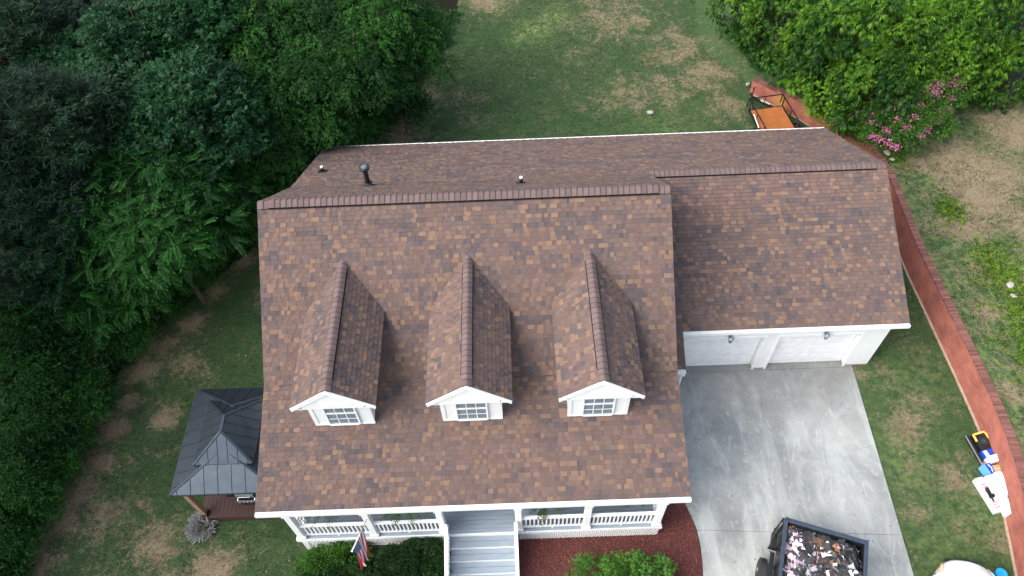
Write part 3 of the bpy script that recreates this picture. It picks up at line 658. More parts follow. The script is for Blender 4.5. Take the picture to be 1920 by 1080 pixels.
for x0, x1 in ((.95, 5.35), (7.72, 12.2)):
    mb = MB(H0)   # lattice skirt
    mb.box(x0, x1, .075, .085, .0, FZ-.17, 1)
    n = int((x1-x0)/.135)
    for k in range(-5, n+1):
        for s_ in (1, -1):
            a = x0+k*.135; z0_, z1_ = .0, FZ-.17
            if s_ > 0: p, q = (a, z0_), (a+z1_-z0_, z1_)
            else: p, q = (a, z1_), (a+z1_-z0_, z0_)
            # clip to x0..x1
            def cl(p, q):
                (ax, az), (bx, bz) = p, q
                if bx <= x0 or ax >= x1: return None
                m_ = (bz-az)/(bx-ax)
                if ax < x0: az += m_*(x0-ax); ax = x0
                if bx > x1: bz -= m_*(bx-x1); bx = x1
                return (ax, az), (bx, bz)
            c = cl(p, q)
            if c and c[1][0]-c[0][0] > .03: mb.beam((c[0][0], .055 if s_ > 0 else .062, c[0][1]), (c[1][0], .055 if s_ > 0 else .062, c[1][1]), .007, .032, 0, up=(0,1,0) if False else (0,0,1))
    mb.box(x0, x1, .045, .07, -.02, .03, 0)
    mb.build('lattice_skirt', [trim, under], house)
# steps
st = MB(H0); SX0, SX1 = 5.50, 7.60; NST = 4; RUN = .36; RISE = FZ/5
for k in range(1, 5):
    zt = FZ-RISE*k; y1 = .03-RUN*(k-1); y0 = y1-RUN
    st.box(SX0, SX1, y0-.02, (y0+y1)/2-.004, zt-.035, zt, 0); st.box(SX0, SX1, (y0+y1)/2+.004, y1-.02, zt-.035, zt, 0)
    st.box(SX0, SX1, y0-.024, y0-.0205, zt-.036, zt+.001, 1); st.box(SX0+.02, SX1-.02, y1-.018, y1-.002, zt+.001, zt+RISE-.036, 1)
stp = st.build('steps', [greydeck, trim], house)
for x in (SX0-.03, SX1+.03):
    mb = MB(H0); e = Vector((x, .03-RUN*4.2, FZ-RISE*4.2)); s_ = Vector((x, .05, FZ))
    up = Vector((0,0,1)); mb.beam(s_+up*.92, e+up*.92, .11, .05); mb.beam(s_+up*.84, e+up*.84, .04, .08); mb.beam(s_+up*.10, e+up*.10, .05, .09); mb.beam(s_-up*.12, e-up*.12, .045, .26)
    for k in range(1, 13): q = s_.lerp(e, k/13); mb.beam(q+up*.14, q+up*.82, .045, .045, up=(0,1,0))
    mb.beam((e.x,e.y-.05,-.02),(e.x,e.y-.05,1.15),.11,.11); mb.beam((x,-.01,FZ),(x,-.01,FZ+1.0),.09,.05)
    mb.build('handrail', trim, stp)
# flag on the porch column
fr = empty('flag', (3.15, .06, 2.4)); tag(fr, 'american flag hanging limp from an angled white pole on a porch column', 'flag')
mb = MB((3.15,.06,2.4)); tip = Vector((2.84,-.92,2.55)); mb.tube([(3.15,.07,2.38),(3.0,-.42,2.465)], .015, 8, 1); mb.tube([(3.0,-.42,2.465), tuple(tip)], .022, 8, 0); mb.tube([tuple(tip), (2.835,-.94,2.553)], .035, 8, 0)
mb.build('pole', [trim, steel], fr)
fm = [mat('flag_red', (.5,.02,.035), .7), mat('flag_white', (.75,.75,.76), .7), mat('flag_navy', (.02,.035,.16), .7)]
nu, nv = 26, 40; V = []; FF = []; FMt = []
for j in range(nv+1):       # hoist edge runs along the pole, the fly hangs down
    v = j/nv
    for i in range(nu+1):
        u = i/nu; gather = 1-.35*v
        x = 2.95 + (u-.5)*-.22*gather + .05*math.sin(u*14+v*3)*(.3+v) + .05*v; y = -.55 + (u-.5)*-.62*gather*1.0 - .30*v + .045*math.cos(u*17+v*4)*(.2+v)
        z = 2.50 + (u-.5)*.12 - 1.25*v - .10*u*v
        V.append((x-3.15, y-.06, z-2.4))
for j in range(nv):
    for i in range(nu):
        a = j*(nu+1)+i; FF.append((a, a+1, a+nu+2, a+nu+1))
        s_ = int((i/nu)*13); u = i/nu; v = j/nv
        if v < .42 and u > .46:
            star = (i % 2 == 0) and (j % 3 == 1); FMt.append(1 if star else 2)
        else: FMt.append(0 if s_ % 2 == 0 else 1)
o = link('cloth', np_mesh('cloth', V, FF, fm, FMt, smooth=True), fr)
sm_ = o.modifiers.new('s', 'SOLIDIFY'); sm_.thickness = .004

# ------------------------------------------------------------------ gazebo
GO = (-1.38, 2.93, -.3)
gz_ = empty('gazebo', GO); tag(gz_, 'dark two-tier metal hip-roof gazebo over a brown deck beside the house', 'gazebo')
def hip(name, x0, x1, y0, y1, z0, xc, ya, yb, z1, parent, rib=.42):
    mb = MB(GO); A = [(x0,y0,z0),(x1,y0,z0),(x1,y1,z0),(x0,y1,z0)]; P = (xc,ya,z1); Q = (xc,yb,z1)
    for f in ([A[0],A[1],P],[A[1],A[2],Q,P],[A[2],A[3],Q],[A[3],A[0],P,Q]): mb.slab(f, .02)
    for a, b in ((A[0],P),(A[1],P),(A[2],Q),(A[3],Q),(P,Q)): mb.beam(Vector(a)+Vector((0,0,.01)), Vector(b)+Vector((0,0,.01)), .07, .03)
    rf = mb.build(name, roofmetal, parent)
    sm = MB(GO)
    def seams(a, b, p, q):
        a, b, p, q = map(Vector, (a, b, p, q)); L = (b-a).length; n = int(L/rib); d = (b-a)/L
        tp = (p-a).dot(d); tq = (q-a).dot(d)
        up = (p-a) - d*tp
        for k in range(1, n+1):
            t = (k-.5)*L/n
            h = t/tp if t < tp else ((L-t)/(L-tq) if t > tq else 1.)
            s0 = a+d*t; s1 = s0+up*max(0, h-.03); nrm = d.cross(up).normalized()
            if (s1-s0).length > .1: sm.beam(s0+nrm*.009, s1+nrm*.009, .022, .022, up=tuple(nrm))
    seams(A[0],A[1],P,P); seams(A[1],A[2],P,Q); seams(A[2],A[3],Q,Q); seams(A[3],A[0],Q,P)
    sm.build('seam', roofmetal, rf)
    fa = MB(GO)
    for i in range(4): fa.beam(Vector(A[i])-Vector((0,0,.05)), Vector(A[(i+1)%4])-Vector((0,0,.05)), .03, .08)
    fa.build('eave_trim', roofmetal, rf); return rf
hip('lower_roof', -3.11, .34, 1.07, 4.80, 2.30, -1.38, 2.2, 3.66, 3.15, gz_)
hip('upper_roof', -2.33, -.48, 1.80, 4.04, 2.86, -1.40, 2.58, 3.12, 3.55, gz_, .3)
for x in (-2.86, .05):
    for y in (1.30, 4.5):
        mb = MB(GO); mb.box(x-.08, x+.08, y-.08, y+.08, .02, 2.27); mb.box(x-.11, x+.11, y-.11, y+.11, .02, .14, 1); mb.build('post', [cedar, black], gz_, bevel=.01)
        s_ = 1 if x < -1 else -1; t_ = 1 if y < 3 else -1
        mb = MB(GO); mb.beam((x, y, 1.7), (x+s_*.5, y, 2.2), .07, .07); mb.beam((x, y, 1.7), (x, y+t_*.5, 2.2), .07, .07); mb.build('brace', cedar, gz_)
mb = MB(GO)
for y in (1.30, 4.5): mb.box(-2.78, -.03, y-.05, y+.05, 2.08, 2.22)
for x in (-2.86, .05): mb.box(x-.05, x+.05, 1.38, 4.42, 2.08, 2.22)
mb.build('beam', cedar, gz_)
dk = MB((-1.38,2.93,-.3))
x = -2.98
while x < .30: dk.box(x, x+.135, 1.18, 4.7, -.02, .02); x += .142
dk.box(-2.98, .42, 1.15, 1.178, -.34, .015); dk.box(-3.01, -2.982, 1.15, 4.7, -.40, .015); dk.box(-2.9,.38,1.2,4.68,-.3,-.03)
dk.build('deck', browndeck, gz_)
# grill under the gazebo
gr = empty('gas_grill', (-1.3, 1.75, .02)); tag(gr, 'black gas grill with a steel lid standing on the gazebo deck', 'grill')
G = (-1.3, 1.75, .02)
mb = MB(G); mb.box(-1.62,-.98,1.52,1.98,.12,.80); mb.build('cabinet', black, gr, bevel=.01)
mb = MB(G); pts = [(1.50,.80),(1.50,.95),(1.58,1.08),(1.72,1.14),(1.88,1.10),(1.98,.98),(1.98,.80)]; mb.xprism(pts, -1.60, -1.0); mb.build('lid', mat('grill_lid', (.22,.24,.26), .35, metal=.5), gr, bevel=.01)
mb = MB(G); mb.tube([(-1.5,1.46,.93),(-1.1,1.46,.93)], .014); mb.beam((-1.5,1.46,.93),(-1.5,1.52,.93),.015,.015); mb.beam((-1.1,1.46,.93),(-1.1,1.52,.93),.015,.015); mb.build('handle', steel, gr)
for x0, x1 in ((-1.95,-1.63),(-.97,-.65)):
    mb = MB(G); mb.box(x0, x1, 1.55, 1.95, .78, .81); mb.build('side_shelf', black, gr)
for x in (-1.55, -1.05):
    for y in (1.58, 1.92):
        mb = MB(G); mb.tube([(x-.02,y,.075),(x+.02,y,.075)], .055, 12); mb.build('wheel', rubber, gr)
mb = MB(G); mb.beam((-1.58,1.42,.66),(-1.02,1.42,.66),.02,.12,up=(0,0,1)); [mb.tube([(-1.5+.13*k,1.41,.66),(-1.5+.13*k,1.38,.66)],.022,8) for k in range(4)]; mb.beam((-1.58,1.42,.66),(-1.58,1.53,.7),.03,.03); mb.beam((-1.02,1.42,.66),(-1.02,1.53,.7),.03,.03); mb.build('control_panel', steel, gr)

# ------------------------------------------------------------------ foliage generators
def sprays(C, AX, kind, r):
    """C spray origins (n,3), AX outward axes -> leaves P, D, N, len, wid"""
    n = len(C); up = np.array([0,0,1.]); side = np.cross(AX, up); side /= np.maximum(np.linalg.norm(side, axis=1, keepdims=True), 1e-6)
    nrm = np.cross(side, AX)
    P = []; D = []; N = []; Ln = []; Wd = []
    def put(p, d, nn, l, w): P.append(p); D.append(d); N.append(nn); Ln.append(np.full(len(p), 1.)*l*r.uniform(.75,1.25,len(p))); Wd.append(np.full(len(p), 1.)*w*r.uniform(.8,1.2,len(p)))
    if kind == 'frond':          # pinnate: pairs of leaflets along a drooping rachis
        for k in range(7):
            t = .06+k*.062; p = C + AX*t + up*(-.35*t*t*1.3)
            for s_ in (-1, 1): put(p, AX*.55+side*s_*.9-up*.22, nrm+side*.3*s_, .155*(1-.05*abs(k-3)), .062)
        put(C+AX*.50-up*.11, AX-up*.3, nrm, .15, .06)
    elif kind == 'needle':       # long narrow leaves fanned round the twig tips
        for k in range(12):
            a = r.uniform(-1.5, 1.5, (n,1)); e = r.uniform(-.5,.6,(n,1)); t = r.uniform(0,.28,(n,1))
            put(C+AX*t, AX*np.cos(a)+side*np.sin(a)+nrm*e, nrm+.5*rdir(n), .25, .040)
    elif kind == 'star':         # broad lobed leaves
        for k in range(7):
            p = C + AX*r.uniform(0,.3,(n,1)) + side*r.uniform(-.2,.2,(n,1)) + nrm*r.uniform(-.06,.06,(n,1)); nn = nrm+.55*rdir(n); d0 = AX+.8*rdir(n)-up*.2
            s2 = np.cross(d0, nn)
            put(p, d0, nn, .19, .075); put(p, d0*.6+s2*.8, nn, .14, .06); put(p, d0*.6-s2*.8, nn, .14, .06)
    elif kind == 'soft':         # small leaves in hanging sprays
        for k in range(16):
            t = r.uniform(0,.5,(n,1)); p = C + AX*t - up*t*t*.9 + side*r.uniform(-.14,.14,(n,1))*(.3+t)
            put(p, AX*.7+side*r.uniform(-1,1,(n,1))-up*.35, nrm+.4*rdir(n), .125, .052)
    elif kind == 'fan':          # fans of long broad leaflets that droop
        for k in range(9):
            a = (k-4)*.3+r.uniform(-.1,.1,(n,1)); t = .05+.03*abs(k-4)
            put(C+AX*(.2-t)+rdir(n)*.02, AX*np.cos(a)+side*np.sin(a)-up*(.35+.15*abs(k-4)*.4), nrm+side*np.sin(a)*.4+.2*rdir(n), .21, .066)
    elif kind == 'small':
        for k in range(8):
            p = C + AX*r.uniform(0,.12,(n,1)) + rdir(n)*.05; put(p, AX+.9*rdir(n), nrm+.7*rdir(n), .065, .036)
    elif kind == 'mid':
        for k in range(9):
            p = C + AX*r.uniform(0,.25,(n,1)) + rdir(n)*.07; put(p, AX+.9*rdir(n)-up*.15, nrm+.5*rdir(n), .12, .06)
    return [np.concatenate(q) for q in (P, D, N, Ln, Wd)]
def crown_mesh(name, seed, rad, hgt, lobes, nsp, kind, mt, lobe_r=.42, low=-.5):
    global rng
    r = np.random.default_rng(seed); keep = rng; rng = r
    C = []; AX = []; LT = []; LC = []
    for k in range(lobes):
        a = k*2.399+r.uniform(-.6,.6); zz = low+(1-low)*((k+.5)/lobes)**.8; zz = min(zz, .98); q = math.sqrt(max(0, 1-max(zz,-.2)**2))*(r.uniform(.5,1.0) if lobes > 25 else r.uniform(.55,.85))
        c = np.array([math.cos(a)*q*rad, math.sin(a)*q*rad, zz*hgt*.78]); lr = rad*lobe_r*r.uniform(.75,1.2); LC.append((c, lr))
        d = rdir(nsp*2); d[:,2] = d[:,2]*.8+.15; out = c/max(np.linalg.norm(c), .1)
        d = d[(d@out > -.35)][:nsp]; d /= np.linalg.norm(d, axis=1, keepdims=True)
        p = c + d*lr*r.uniform(.35,1.35,(len(d),1))*np.array([1,1,.6 if lobes > 25 else .8])
        ax = d*np.array([1,1,.55]) - np.array([0,0,.12]) + (.75 if kind == 'frond' else .3)*rdir(len(d)); ax /= np.linalg.norm(ax, axis=1, keepdims=True)
        C.append(p); AX.append(ax); LT.append(np.full(len(d), r.uniform(-.32,.34)) + r.uniform(-.1,.1,len(d)))
    C = np.concatenate(C); AX = np.concatenate(AX); LT = np.concatenate(LT)
    P, D, N, Ln, Wd = sprays(C, AX, kind, r)
    rep = len(P)//len(C); tone = np.clip(np.tile(LT, rep) + r.normal(.42,.17,len(P)), 0, 1)
    V, F = strips(P, D, N, Ln, Wd)
    V[:,2] += 0
    me = np_mesh(name, V, F, mt, fcol=np.c_[tone, tone, tone]); rng = keep
    return me, LC
def trunk_mesh(name, seed, H, rad, LC, tr=.16):
    r = random.Random(seed); mb = MB(); pts = [(0,0,-.4)]; n = 6
    for k in range(1, n+1): pts.append((r.uniform(-.15,.15)*k*.3, r.uniform(-.15,.15)*k*.3, H*k/n))
    mb.tube(pts, [tr*(1.25-.9*k/n) for k in range(n+1)], 8)
    for c, lr in LC[::2]:
        i = min(n, max(2, int(n*(.45+.4*r.random())))); p = Vector(pts[i]); e = Vector((c[0], c[1], H+c[2])); m_ = p.lerp(e, .5)+Vector((0,0,-.15*r.random()))
        mb.tube([p, m_, e], [tr*.4, tr*.25, tr*.08], 5)
    return np_mesh(name, [tuple(p) for p in mb.v], mb.f, bark, mb.m, smooth=True)
PROTO = {}
def proto(kind, leaf, matn, rad, hgt, H, lobes, nsp, seeds, tr=.16, **k):
    L_ = []
    for s_ in seeds:
        cm, LC = crown_mesh('crown', s_, rad, hgt, lobes, nsp, leaf, LM[matn], **k); tm = trunk_mesh('trunk', s_, H, rad, LC, tr); L_.append((cm, tm, H))
    PROTO[kind] = L_
proto('willow_oak', 'needle', 'oak', 2.5, 2.0, 4.6, 36, 62, (1, 2), lobe_r=.27)
proto('maple_tree', 'star', 'maple', 2.3, 2.1, 4.6, 36, 60, (3, 4), lobe_r=.27)
proto('elm_tree', 'soft', 'soft', 2.3, 2.0, 4.2, 36, 56, (5, 6, 15), lobe_r=.26)
proto('sumac_tree', 'frond', 'sumac', 1.9, 1.3, 2.8, 24, 52, (7, 8, 14), tr=.09)
proto('hickory_tree', 'fan', 'bright', 2.3, 2.2, 2.6, 30, 50, (9, 10, 13), lobe_r=.27)
proto('shrub', 'mid', 'shrub', 1.15, .9, .8, 12, 95, (11, 12), tr=.04)
cnt = [0]
def plant(kind, x, y, top, sc, label, cat, group=None, z0=None, rz=None):
    L_ = PROTO[kind]; cm, tm, H = L_[cnt[0] % len(L_)]; cnt[0] += 1
    zg = float(gz(x, y)) if z0 is None else z0
    r = empty(kind, (x, y, zg), rz if rz is not None else random.uniform(0, 6.28)); tag(r, label, cat, group)
    Hc = top - zg
    zs = 1.3 if kind == 'elm_tree' else 1.7 if kind == 'hickory_tree' else 1.0
    c = link('crown', cm, r, (0, 0, 0)); c.scale = (sc, sc, sc*zs)
    # crown centre sits so that its top reaches 'top'
    hg = {'willow_oak':2.0,'maple_tree':2.1,'elm_tree':2.0,'sumac_tree':1.3,'hickory_tree':2.2,'shrub':.9}[kind]*sc*.9*zs
    ct = max(.25, Hc-hg); c.location = (0, 0, ct)
    t = link('trunk', tm, r, (0, 0, 0)); t.scale = (sc, sc, ct/H)
    return r
W = 'trees of the dark wood at the left'
TREES = [
 ('maple_tree',-15.0,24.5,7.5,1.3,'maple behind the corner oak, cut by the top-left corner'),('maple_tree',-7.5,25.5,7.2,1.3,'maple at the top edge behind the two back maples'),('willow_oak',-12.8,12.2,7.0,1.1,'narrow-leaved oak cut by the left edge'),('maple_tree',-12.0,15.8,6.8,1.1,'tree behind the left-edge oaks, between them and the corner oak'),
 ('willow_oak',-12.5,19.4,8.2,1.2,'dark narrow-leaved oak in the very corner, top left, of the wood'),
 ('willow_oak',-9.3,13.4,8.0,1.1,'grey-green narrow-leaved oak at the left edge, below the corner oak'),
 ('willow_oak',-9.9,10.2,7.2,1.1,'grey-green narrow-leaved oak at the left edge halfway down the wood'),
 ('willow_oak',-8.6,11.2,6.0,.85,'smaller narrow-leaved oak tucked right of the left-edge oaks'),
 ('maple_tree',-10.4,18.2,6.6,.9,'shaded low-crowned tree between the corner oak and the first maple'),
 ('maple_tree',-4.4,15.0,7.6,1.15,'large dark green maple in the middle of the wood, left of the roof'),
 ('maple_tree',-7.4,18.8,8.0,1.0,'maple behind the large dark maple, towards the top edge'),
 ('maple_tree',-4.9,19.6,8.4,1.0,'maple with pale glinting leaves at the top edge of the wood'),
 ('maple_tree',-7.9,15.9,7.0,.85,'maple between the left-edge oaks and the large dark maple'),
 ('elm_tree',-2.7,20.0,7.4,1.05,'bright soft-leaved tree at the top edge, right of the glinting maple'),
 ('elm_tree',0.0,20.4,7.3,1.05,'bright soft-leaved tree at the top edge, middle of the elm row'),
 ('elm_tree',2.3,20.9,7.2,1.0,'bright soft-leaved tree at the top edge, close to the back lawn'),
 ('elm_tree',3.6,21.0,6.0,.72,'soft-leaved tree whose crown overhangs the left side of the back lawn'),
 ('elm_tree',-0.3,17.6,6.2,.9,'soft-leaved tree standing above the left end of the rear roof'),
 ('elm_tree',2.0,18.9,5.4,.75,'drooping soft-leaved tree at the lawn corner behind the roof'),
 ('elm_tree',-2.2,16.9,6.6,.85,'soft-leaved tree touching the right side of the large dark maple'),
 ('elm_tree',1.4,18.4,6.4,.7,'narrow soft-leaved tree between the roof-end tree and the lawn-corner tree'),
 ('sumac_tree',-7.6,10.9,5.2,1.0,'sumac with long feathery fronds beside the left-edge oaks'),
 ('sumac_tree',-5.0,10.4,4.9,1.05,'sumac with broad feathery fronds left of the roof corner'),
 ('sumac_tree',-8.3,8.9,4.0,.9,'low sumac spreading over the wood edge above the left lawn'),
 ('sumac_tree',-3.9,13.0,4.3,.85,'dark sumac right at the roof corner'),
 ('sumac_tree',-4.9,12.7,5.7,.95,'tall sumac beneath the large dark maple'),
 ('sumac_tree',-6.7,9.9,3.6,.85,'sumac with drooping fronds over the worn path by the wood'),
 ('sumac_tree',-7.5,13.3,5.6,.95,'sumac between the maple trunks and the narrow-leaved oaks'),
 ('elm_tree',-3.2,15.0,5.6,.65,'yellow-green small-leaved tree left above the roof corner'),
 ('elm_tree',-1.9,15.4,5.2,.6,'small-leaved young tree just beyond the left rake of the roof'),
 ('sumac_tree',-3.5,14.3,4.6,.8,'shaded sumac behind the roof-corner sumac'),
 ('elm_tree',0.3,16.9,4.6,.5,'little tree at the left end of the rear gutter'),
 ('sumac_tree',-1.9,14.5,3.6,.7,'leafy sapling hugging the left rake of the roof'),
 ('sumac_tree',0.9,17.9,3.9,.7,'compound-leaved sapling just behind the rear gutter'),
]
for k, x, y, top, sc, lab in TREES: plant(k, x, y, top+random.uniform(-.5,.4), sc*(.97 if k != 'sumac_tree' else 1.0), lab, 'tree', W)
for x, y, top, sc, lab in ((-16.5,9,13,1.7,'unseen tall tree added for shade beyond the left edge, level with the roof ridge'),(-16,3,12.5,1.7,'unseen tall tree added for shade beyond the left edge, level with the gazebo'),(-15.5,-3,12,1.6,'unseen tall tree added for shade beyond the bottom-left corner'),(-3,37,12,1.7,'unseen tall tree added for shade beyond the top edge, above the elms'),(4,38.5,12,1.7,'unseen tall tree added for shade beyond the top edge, above the back lawn left end')):
    plant('maple_tree', x, y, top, sc, lab, 'tree', W)  # unseen trees carrying the wood on, added to shade the lawns
SH = [(-9.5,7.4,3.7,1.25,'tall bush at the left edge, topmost of the edge bushes'),(-8.5,7.6,2.7,1.0,'bush under the low sumac at the bend of the worn path'),(-9.0,5.8,2.7,1.1,'rounded bush at the left edge below the tall bush'),
 (-7.9,5.4,1.8,.8,'bright bush where the worn path swings inwards'),(-8.9,4.0,2.1,1.0,'full green bush at the left edge opposite the bare lawn spot'),(-8.2,3.4,1.2,.75,'low bush on the path side level with the gazebo'),
 (-9.0,2.2,1.7,1.0,'wide bush at the left edge lower down'),(-8.4,1.6,1.0,.6,'small light bush at the path side below the low bush'),(-9.1,.4,1.2,.85,'dark bush near the bottom-left corner'),
 (-9.2,-.8,.9,.7,'last bush in the bottom-left corner'),(-7.0,8.2,1.7,.75,'bush at the path side above the bright bush'),(-5.0,11.2,2.0,.8,'shaded bush at the wood edge left of the house wall'),
 (-3.6,13.4,1.8,.7,'shaded bush under the roof-corner sumac'),(-6.3,9.8,1.4,.7,'low bush under the drooping sumac'),(-1.2,15.9,2.0,.8,'bush in deep shade behind the left roof end'),(2.9,19.9,2.6,.95,'bush at the lawn edge under the drooping tree')]
SH += [(21.0,23.0,1.7,.7,'low dark bush beneath the lowest tree beside the back lawn'),(20.2,25.2,1.8,.7,'low dark bush beneath the shaded tree right of the back lawn'),(22.2,21.4,2.9,.9,'dark bush under the bright tree above the utility trailer'),(23.3,19.9,2.9,.8,'dark bush under the tallest bright tree'),(22.9,18.9,2.5,.5,'small leafy bush just behind the wall under the bright trees')]
for x, y, top, sc, lab in SH: plant('shrub', x, y, top, sc, lab, 'bush', 'bushes along the edge of the trees')
FR = [(21.1,23.4,4.9,.70,'lowest darker tree beside the back lawn, left of the bright trees'),(22.0,20.9,5.6,.8,'bright green tree above the utility trailer'),
 (23.0,19.6+.3,6.6,.95,'tallest bright yellow-green tree at the top right'),(22.9,19.0,4.4,.6,'bright tree reaching down over the brick wall'),(23.8,18.2,5.9,.85,'bright tree directly above the pink-flowered bush, left side'),
 (25.1,19.5,6.5,.85,'bright drooping tree behind the tree over the pink bush'),(27.2,20.4,6.0,.85,'bright drooping tree towards the top right, second from the edge'),(26.9,19.0,4.8,.7,'drooping tree right above the pink flowers'),
 (29.6,20.8,6.1,.95,'yellow-green tree in the top right corner'),(30.6,19.9,4.8,.75,'dark green tree at the right edge below the corner tree'),(28.9,20.0,4.4,.65,'lower shaded tree between the corner tree and the pink bush'),
 (20.2,25.6,4.6,.75,'shaded tree at the top edge right of the back lawn')]
for i, (x, y, top, sc, lab) in enumerate(FR): plant('hickory_tree', x, y, top+random.uniform(-.5,.5), sc*.95, lab, 'tree', 'trees beyond the brick wall at the top right', z0=(1.2 if x > 21 else .0))
# pink flowering crepe myrtle
pr = empty('crepe_myrtle', (25.2, 16.6, 1.25)); tag(pr, 'sprawling crepe myrtle bush with clusters of pink flowers behind the wall', 'bush')
Cs = []; AXs = []; FL = []
r_ = np.random.default_rng(51)
for (x, y, z, rr, n_) in ((24.0,16.4,1.0,.85,190),(24.9,16.5,1.3,.85,200),(25.7,16.9,1.5,.85,200),(26.6,17.5,1.5,.8,180),(27.3,18.0,1.5,.65,110),(23.6,16.1,.8,.55,90),(26.2,16.4,1.0,.7,120),(25.0,15.9,.8,.65,120),(26.6,16.6,.5,.5,60)):
    d = rdir(n_); d[:,2] = np.abs(d[:,2])*.8+.05; Cs.append(np.array([x-25.2,y-16.6,z])+d*rr*r_.uniform(.6,1.1,(n_,1))); AXs.append(d)
P, D, N, Ln, Wd = sprays(np.concatenate(Cs), np.concatenate(AXs), 'mid', r_); V, F = strips(P, D, N, Ln*.8, Wd*.85); t_ = np.clip(r_.normal(.45,.2,len(P)),0,1)
link('foliage', np_mesh('foliage', V, F, LM['myrtle'], fcol=np.c_[t_,t_,t_]), pr)
for (x, y) in ((24.2,16.4),(24.9,16.7),(25.7,16.9),(26.5,17.4),(27.0,17.8)):
    mb = MB((25.2,16.6,1.25)); mb.tube([(25.4,17.0,1.1),((x+25.4)/2,(y+17)/2,1.8),(x,y,2.3)], [.04,.03,.012], 5); mb.build('stem', bark, pr)
fls = [(23.35,16.3,1.9),(23.5,16.75,1.9),(23.3,15.75,1.6),(23.6,15.55,1.6),(23.9,15.35,1.55),(24.15,15.2,1.5),(24.7,15.9,1.9),(24.5,16.9,2.4),(25.0,16.2,2.2),(24.35,16.2,2.1),(25.3,15.6,1.7),(25.0,17.3,2.5),(26.2,17.6,2.7),(26.4,17.9,2.7),(26.1,17.3,2.6),(26.9,17.9,2.7),(27.3,17.8,2.6),(27.5,18.6,2.7),(27.4,18.2,2.7),(26.9,17.2,2.3),(26.4,16.6,2.0),(26.1,16.3,1.9),(26.7,16.8,2.1),(27.8,19.0,2.6),(25.4,16.7,2.4),(24.1,16.7,2.2),(25.6,15.9,1.8),(23.9,15.9,1.8)]
Cs = []; 
for i, (x, y, z) in enumerate(fls):
    nn = int(r_.integers(35, 80)) if i not in (12,13,14,15,16) else 130; sz = .09 if nn < 100 else .16
    Cs.append(np.array([x-25.2, y-16.6+.05, z-1.25+.85]) + r_.normal(0, 1, (nn,3))*np.array([sz*1.1,sz*1.1,sz*.7]))
Cs = np.concatenate(Cs); V, F = strips(Cs, rdir(len(Cs)), rdir(len(Cs))+np.array([0,0,1]), .085, .07); t_ = r_.uniform(0,1,len(Cs))
link('flowers', np_mesh('flowers', V, F, pinkleaf, fcol=np.c_[t_,t_,t_]), pr)

# clipped hedges and small plants by the porch
def bush(name, x, y, z0, blobs, kind, mt, label, cat, seed, group=None, ls=1.0):
    r = np.random.default_rng(seed); ro = empty(name, (x, y, z0)); tag(ro, label, cat, group); C = []; A = []
    for (bx, by, bz, rx, ry, rz_, n_) in blobs:
        d = r.normal(size=(n_,3)); d /= np.linalg.norm(d, axis=1, keepdims=True); d[:,2] = np.abs(d[:,2])*.95-.1
        d = np.sign(d)*np.abs(d)**.7; C.append(np.array([bx-x,by-y,bz-z0])+d*np.array([rx,ry,rz_])*r.uniform(.8,1.06,(n_,1))); A.append(d/np.linalg.norm(d,axis=1,keepdims=True))
    P, D, N, Ln, Wd = sprays(np.concatenate(C), np.concatenate(A), kind, r); V, F = strips(P, D, N, Ln*ls, Wd*ls); t_ = np.clip(r.normal(.42,.2,len(P)),0,1)
    link('foliage', np_mesh('foliage', V, F, mt, fcol=np.c_[t_,t_,t_]), ro)
    for b in blobs: mb = MB((x,y,z0)); mb.tube([(b[0],b[1],z0-.1),(b[0]-.03,b[1],z0+.1),(b[0]+.05,b[1],b[2]+b[5]*.5)], [.03,.024,.012], 5); mb.build('stem', bark, ro)
    return ro
bush('boxwood_hedge', 4.4, -.9, 0, [(4.65,-.65,.30,.75,.62,.62,900),(3.9,-.95,.28,.7,.75,.55,900),(4.6,-1.5,.28,.8,.6,.6,900),(3.5,-1.7,.25,.6,.6,.5,500)], 'small', LM['hedge'], 'dense dark clipped hedge between the flag and the front steps', 'hedge', 61)
bush('boxwood_hedge', 2.2, -1.3, -.1, [(2.3,-1.1,.15,.75,.5,.45,750),(1.4,-1.4,.05,.7,.5,.4,600),(2.6,-1.9,.15,.8,.5,.45,500),(.8,-1.7,0,.5,.4,.35,300)], 'small', LM['hedge'], 'lower dark hedge left of the hanging flag', 'hedge', 62)
bush('azalea_bush', 1.6, -.45, -.15, [(1.5,-.5,.1,.5,.3,.35,330),(2.25,-.35,.15,.5,.28,.38,330),(1.0,-.75,0,.35,.3,.25,150)], 'mid', LM['myrtle'], 'light green leafy shrub in front of the left porch railing', 'shrub', 63, ls=.65)
bush('crepe_myrtle', 11.0, -1.7, .03, [(10.1,-1.45,.55,.5,.38,.55,110),(11.0,-1.45,.65,.5,.35,.6,130),(11.8,-1.55,.5,.5,.35,.55,110),(11.0,-1.9,.5,1.0,.4,.6,160)], 'soft', LM['myrtle'], 'airy bright green shrub growing out of the red mulch', 'shrub', 64, ls=.85)
bush('dried_clump', -3.05, .95, -.35, [(-3.0,.98,-.35,.17,.2,.08,150)], 'needle', leafmat('dry_leaf', (.18,.18,.18), (.42,.42,.41)), 'pale grey dried clump at the foot of the gazebo post', 'plant', 65, ls=.8)
fernm = leafmat('fern_leaf', (.03,.08,.02), (.08,.16,.04))
